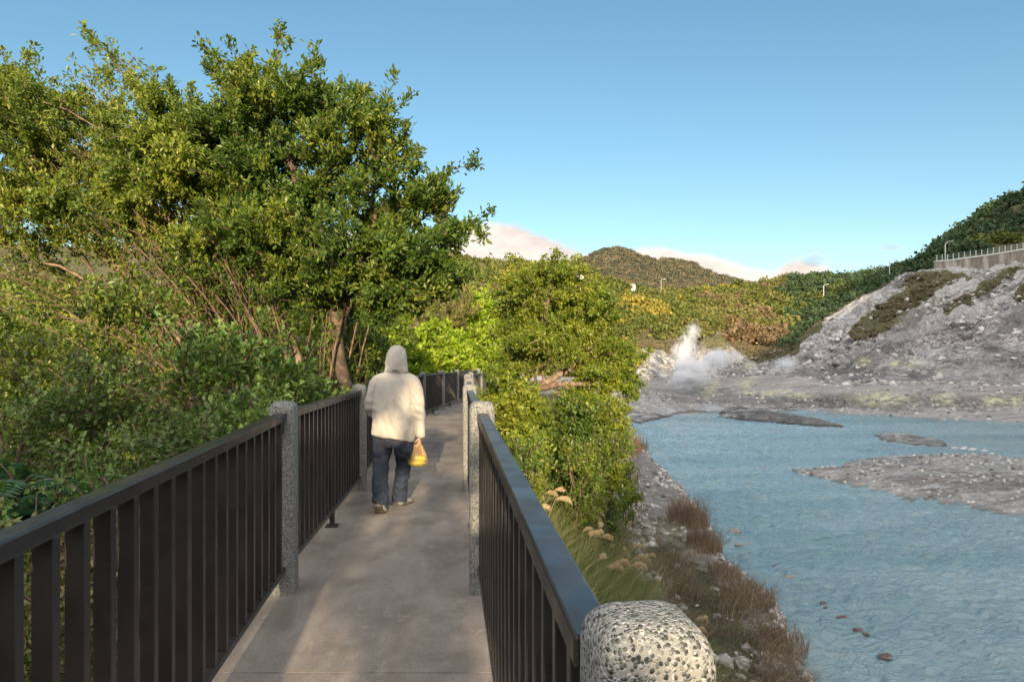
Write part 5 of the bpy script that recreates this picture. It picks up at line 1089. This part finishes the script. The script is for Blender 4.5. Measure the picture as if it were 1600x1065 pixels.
def hand(base, d_out, d_palm, s=1):
    """hand hanging from the wrist: d_out along the fingers, d_palm where the palm faces; fingers curl to the palm"""
    d, pm = nrm(np.array(d_out, float)), nrm(np.array(d_palm, float)); sd = np.cross(d, pm) * s; b = np.array(base, float); L = []
    L.append([[b + d * q + sd * (w_ * math.cos(a)) + pm * (.013 * math.sin(a)) for a in np.arange(12) * 2 * np.pi / 12] for q, w_ in ((-.03, .024), (0, .026), (.03, .036), (.065, .040), (.085, .037))])
    for k, (off, l1, l2, l3) in enumerate(((-.029, .038, .026, .018), (-.010, .043, .029, .019), (.010, .040, .027, .018), (.028, .032, .021, .016))):
        p0 = b + d * .078 + sd * off; p1 = p0 + nrm(d * .75 + pm * .65) * l1; p2 = p1 + nrm(-d * .25 + pm * 1.0) * l2; p3 = p2 + nrm(-d * 1.0 - pm * .15) * l3
        L.append(limb([(*(p0 - d * .02), .009), (*p0, .0092), (*p1, .0085), (*p2, .008), (*p3, .0065)], 8))
    p0 = b + d * .02 - sd * .028; p1 = p0 + nrm(-sd * .6 + d * .6 + pm * .5) * .038; p2 = p1 + nrm(d * .5 + pm * .9 + sd * .5) * .03; p3 = p2 + nrm(pm * .3 + sd * 1 + d * .3) * .022
    L.append(limb([(*(p0 + sd * .012), .011), (*p0, .012), (*p1, .0105), (*p2, .0095), (*p3, .007)], 8)); return L
RW = np.array([.246, .02, .735]); LW = np.array([-.105, .25, .94])
head_c = np.array([0, .045, 1.565])
body = [limb(dens_path([(-.03, 0, .66, .16, .11), (-.03, 0, .8, .165, .115), (-.03, 0, .95, .15, .105), (-.025, 0, 1.12, .165, .11), (-.02, 0, 1.25, .17, .1), (-.01, 0, 1.34, .12, .075), (-.005, .012, 1.39, .055, .05), (0, .02, 1.48, .05, .052)])),
        ell(head_c, (.076, .096, .112)), ell(head_c + [0, .055, -.055], (.052, .045, .052)), ell(head_c + [0, .1, -.012], (.012, .02, .024)), ell(head_c + [.078, .0, -.01], (.010, .018, .03)), ell(head_c + [-.078, .0, -.01], (.010, .018, .03)), ell(head_c + [0, .093, -.055], (.022, .010, .009)),
        limb(dens_path([(.13, 0, 1.32, .055), (.205, 0, 1.24, .05), (.235, 0, 1.03, .042), (.24, .0, .98, .038), (.246, .02, .76, .026), (*RW, .026)])),
        limb(dens_path([(-.16, 0, 1.32, .055), (-.235, 0, 1.24, .05), (-.262, .0, 1.05, .042), (-.25, .05, .98, .038), (-.16, .2, .935, .028), (*LW, .026)])),
        limb(dens_path([(-.12, 0, .72, .09), (-.135, -.02, .6, .085), (-.14, -.06, .45, .06), (-.13, -.17, .32, .055), (lheel[0], lheel[1] - .0, lheel[2] + .07, .036), (lheel[0], lheel[1] + .02, lheel[2], .034)])),
        limb(dens_path([(.06, 0, .72, .09), (.065, .04, .6, .085), (.06, .09, .45, .06), (.05, .09, .3, .056), (rheel[0], rheel[1], .12, .036), (rheel[0], rheel[1] + .02, .05, .036)])), LF, RF]
body += hand(RW, (0, .0, -1), (-1, .1, 0), 1) + hand(LW, (.8, .5, .05), (0, -1, -.3), 1)
fuse('body', body, .006, M['skin'], per, 3)
mb = MB()
for sx in (-1, 1): mb.loft(ell(head_c + [sx * .03, .088, .012], (.013, .008, .008)))
obj('eyes', mb.mesh('eyes'), plain('eye', (.7, .7, .68), (.8, .8, .78), 3, .2), per, smooth=True)
def wr(co, nn, amp, f, lo=None, seed=0):
    amp = amp * 1.7; n = fbm(co[:, 0] * f, co[:, 1] * f, co[:, 2] * f * .55, seed=seed, oct=3); n = -np.abs(n) ** .8; return co + nn * (amp * (n + .3))[:, None]
def jdisp(co, nn):
    co = wr(co, nn, .013, 6, seed=3); x, z = co[:, 0], co[:, 2]
    # folds running to the right armpit and at the elbow, slight gather above the hem
    g = .005 * np.sin((z * .5 + x * 1.4) * 55 + 2 * np.sin(z * 9)) * np.exp(-((x + .02) / .14) ** 2) * np.exp(-((z - .95) / .2) ** 2) + np.sin((z - .9) * 60 + (x - .15) * 90) * np.exp(-((x - .13) / .09) ** 2 - ((z - 1.08) / .14) ** 2) * .006
    g += np.sin(z * 75 + x * 30) * np.exp(-((x - .245) / .06) ** 2 - ((z - .98) / .10) ** 2) * .006 + np.sin(z * 75) * np.exp(-((x + .26) / .06) ** 2 - ((z - 1.0) / .12) ** 2) * .006
    hem = np.exp(-((z - .745) / .006) ** 2) * -.003; return co + nn * (g + hem)[:, None]
jk = [limb(dens_path([(-.034, .0, .722, .222, .150), (-.032, 0, .745, .226, .155), (-.03, 0, .86, .222, .155), (-.03, 0, 1.0, .214, .152), (-.026, 0, 1.12, .204, .150), (-.02, 0, 1.22, .205, .143), (-.014, -.0, 1.31, .190, .122), (-.008, .0, 1.365, .155, .10), (-.004, .0, 1.405, .115, .092), (0, .01, 1.435, .092, .088), (0, .01, 1.455, .085, .085)]), 28),
      limb(dens_path([(.10, 0, 1.345, .062), (.165, 0, 1.305, .070), (.212, 0, 1.20, .066), (.238, .0, 1.02, .058), (.252, .01, .86, .051), (.255, .015, .77, .049), (.254, .018, .728, .044)])),
      limb(dens_path([(-.12, 0, 1.345, .062), (-.19, 0, 1.305, .070), (-.238, .0, 1.19, .066), (-.268, .015, 1.03, .060), (-.232, .09, .965, .058), (-.16, .19, .945, .052), (-.125, .232, .943, .045)]))]
fuse('jacket', jk, .0085, M['fleece'], per, 5, jdisp)
# hood: an open shell round the head, peak at the front
th = np.linspace(R(-238), R(58), 40); rows = [(1.405, .126, .108, .0), (1.43, .120, .112, .0), (1.46, .112, .114, .004), (1.50, .110, .12, .010), (1.54, .107, .124, .018), (1.58, .102, .124, .026), (1.615, .091, .118, .032), (1.645, .076, .104, .036), (1.668, .057, .082, .038), (1.683, .034, .05, .038), (1.689, .006, .01, .038)]
Vh = []
for (z, rx, ry, cy) in rows:
    for a in th:
        fy = max(0, math.sin(a)); Vh.append((rx * math.cos(a), cy + ry * math.sin(a) - 0, z + .004 * math.sin(a * 7 + z * 30)))
        Vh[-1] = tuple(np.array(Vh[-1]) + np.array([math.cos(a), math.sin(a), 0]) * (.006 * math.sin(a * 9 + z * 22) + .004 * math.sin(a * 4 - z * 50)) * (z < 1.68))
Vh = np.array(Vh); k = len(th); q = [(i * k + j, i * k + j + 1, (i + 1) * k + j + 1, (i + 1) * k + j) for i in range(len(rows) - 1) for j in range(k - 1)]
ho = obj('hood', mesh_np('hood', Vh, Q=q), M['fleece'], per, smooth=True); sm = ho.modifiers.new('so', 'SOLIDIFY'); sm.thickness = .008; sb = ho.modifiers.new('su', 'SUBSURF'); sb.levels = 1; sb.render_levels = 1
mb = MB(); mb.loft(limb([(*(np.array([.112 * math.cos(a), .112 * math.sin(a) + .0, 1.437])), .007) for a in np.linspace(R(-240), R(60), 30)], 6)); obj('hood_seam', mb.mesh('hood_seam'), M['fleece'], per, smooth=True)
def tdisp(co, nn):
    co = wr(co, nn, .014, 8, seed=8); z = co[:, 2]; x = co[:, 0]
    g = np.sin(z * 85 + np.sin(x * 30) * 1.5 + (x > -.03) * 2) * np.exp(-((z - .24) / .13) ** 2) * .005 + np.sin(z * 70 + x * 35) * np.exp(-((z - .52) / .07) ** 2) * .005; return co + nn * g[:, None]
tr = [limb(dens_path([(-.035, 0, .80, .175, .125), (-.035, 0, .72, .205, .135), (-.035, 0, .66, .208, .138), (-.035, 0, .62, .19, .125)]), 24),
      limb(dens_path([(-.135, 0, .70, .098, .12), (-.142, -.01, .60, .100, .115), (-.15, -.04, .5, .085, .095), (-.14, -.12, .36, .080, .088), (-.115, -.27, .26, .082, .085), (lheel[0], lheel[1] + .035, .18, .080, .082), (lheel[0], lheel[1] + .035, .125, .080, .082)])),
      limb(dens_path([(.070, 0, .70, .095, .12), (.075, .02, .60, .100, .115), (.07, .07, .5, .085, .098), (.055, .09, .36, .078, .085), (.03, .07, .2, .076, .082), (rheel[0] - .02, rheel[1] + .0, .045, .074, .08)]))]
fuse('jeans', tr, .008, M['denim'], per, 4, tdisp)
for F_, nm, up_ in ((LF, 'left', 1), (RF, 'right', 0)):
    # clog: a shell a little larger than the foot, with a sole below; the heel of the raised foot slips out
    c_ = F_.mean(1, keepdims=True); sh = c_ + (F_ - c_) * 1.16; start = 1 if up_ else 0
    r_ = sh[start:].copy() if not up_ else sh[2:].copy(); sole = []
    shoe = obj('shoe', (lambda b: (b.loft(r_), b.mesh('shoe'))[1])(MB()), M['shoe'], per, smooth=True)
    for ring, cc in zip(sh, c_):
        dn = nrm(ring[10] - ring[3]) ; u = nrm(ring[0] - ring[7]); w2 = np.linalg.norm(ring[0] - ring[7]) / 2 * 1.08; b0 = cc[0] + dn * (np.linalg.norm(ring[10] - ring[3]) / 2 * .8)
        sole.append([b0 - u * w2, b0 + u * w2, b0 + u * w2 + dn * .018, b0 - u * w2 + dn * .018])
    obj('sole', (lambda b: (b.loft(sole), b.mesh('sole'))[1])(MB()), M['sole'], shoe)
# the bag in the right hand, with two yellow-green fruits in it
m, t, c = newmat('thin_plastic'); co = c.outputs['Object']
col = t.mix(t.smooth(t.noise(co, 9, 4), .35, .65), (.72, .46, .20), (.85, .70, .40))
pb = t.n('ShaderNodeBsdfPrincipled', {'Base Color': col, 'Roughness': .28, 'Specular IOR Level': .6, 'Normal': bump(t, t.noise(t.n('ShaderNodeMapping', {0: co, 3: (30, 30, 5)}).outputs[0], 1, 4), .8, .01)})
trl = t.n('ShaderNodeBsdfTranslucent', {0: col}); trp = t.n('ShaderNodeBsdfTransparent', {0: (1, .93, .78, 1)})
a_ = t.n('ShaderNodeMixShader', {0: .4, 1: pb.outputs[0], 2: trl.outputs[0]}); b_ = t.n('ShaderNodeMixShader', {0: .68, 1: a_.outputs[0], 2: trp.outputs[0]}); out(t, b_.outputs[0]); M['bag'] = m
M['fruit'] = plain('fruit_skin', (.50, .56, .05), (.72, .68, .07), 14, .4)
bc = O + np.array([.232, .02, .0])
broot = empty('plastic_bag', bc + [0, 0, .42], "thin orange-tinted plastic bag hanging from the person's right hand", 'bag')
prof = [(.690, .018, .014, .0), (.670, .020, .016, .0), (.645, .032, .022, -.002), (.61, .052, .034, -.006), (.57, .074, .046, -.012), (.53, .088, .054, -.016), (.49, .098, .060, -.014), (.455, .100, .062, -.008), (.432, .088, .056, -.006), (.418, .055, .038, -.004)]
rings = []
for z, rx, ry, cx in prof:
    th = np.arange(40) * 2 * np.pi / 40; amp = .20 * np.clip((z - .44) / .12, 0, 1) + .04
    rr_ = 1 + amp * np.sin(th * 7 + z * 6) + .5 * amp * np.sin(th * 12 + 2); rings.append(np.stack([cx + rx * rr_ * np.cos(th), ry * rr_ * np.sin(th), th * 0 + z - .42], 1))
mb = MB(); mb.loft(rings, cap=False); mb.add(np.concatenate([rings[-1], [rings[-1].mean(0)]]), T=[(40, i, (i + 1) % 40) for i in range(40)]); obj('bag_skin', mb.mesh('bag_skin'), M['bag'], broot, smooth=True)
mb = MB()
for s_ in (-1, 1): mb.loft(limb(dens_path([(0, .012 * s_, .262, .010, .004), (-.004, .02 * s_, .225 + .045, .008, .003), (.006, .012 * s_, .245, .012, .006)]), 8))
obj('handle', mb.mesh('handle'), M['bag'], broot, smooth=True)
for (dx, dz, rl, lb_, ang) in ((.0, .035, .078, 'yellow-green fruit lying lowest in the plastic bag', .0), (.018, .083, .062, 'yellow-green fruit resting on top of the other in the bag', .15)):
    me = (lambda b: (b.loft(ell((0, 0, 0), (rl, .034, .030))), b.mesh('fruit'))[1])(MB()); o = obj('fruit', me, M['fruit'], smooth=True, loc=bc + [dx - .006, 0, .42 + dz - .004]); o.rotation_euler = (0, ang, .1); tag(o, lb_, 'fruit', 'fruits in the plastic bag')
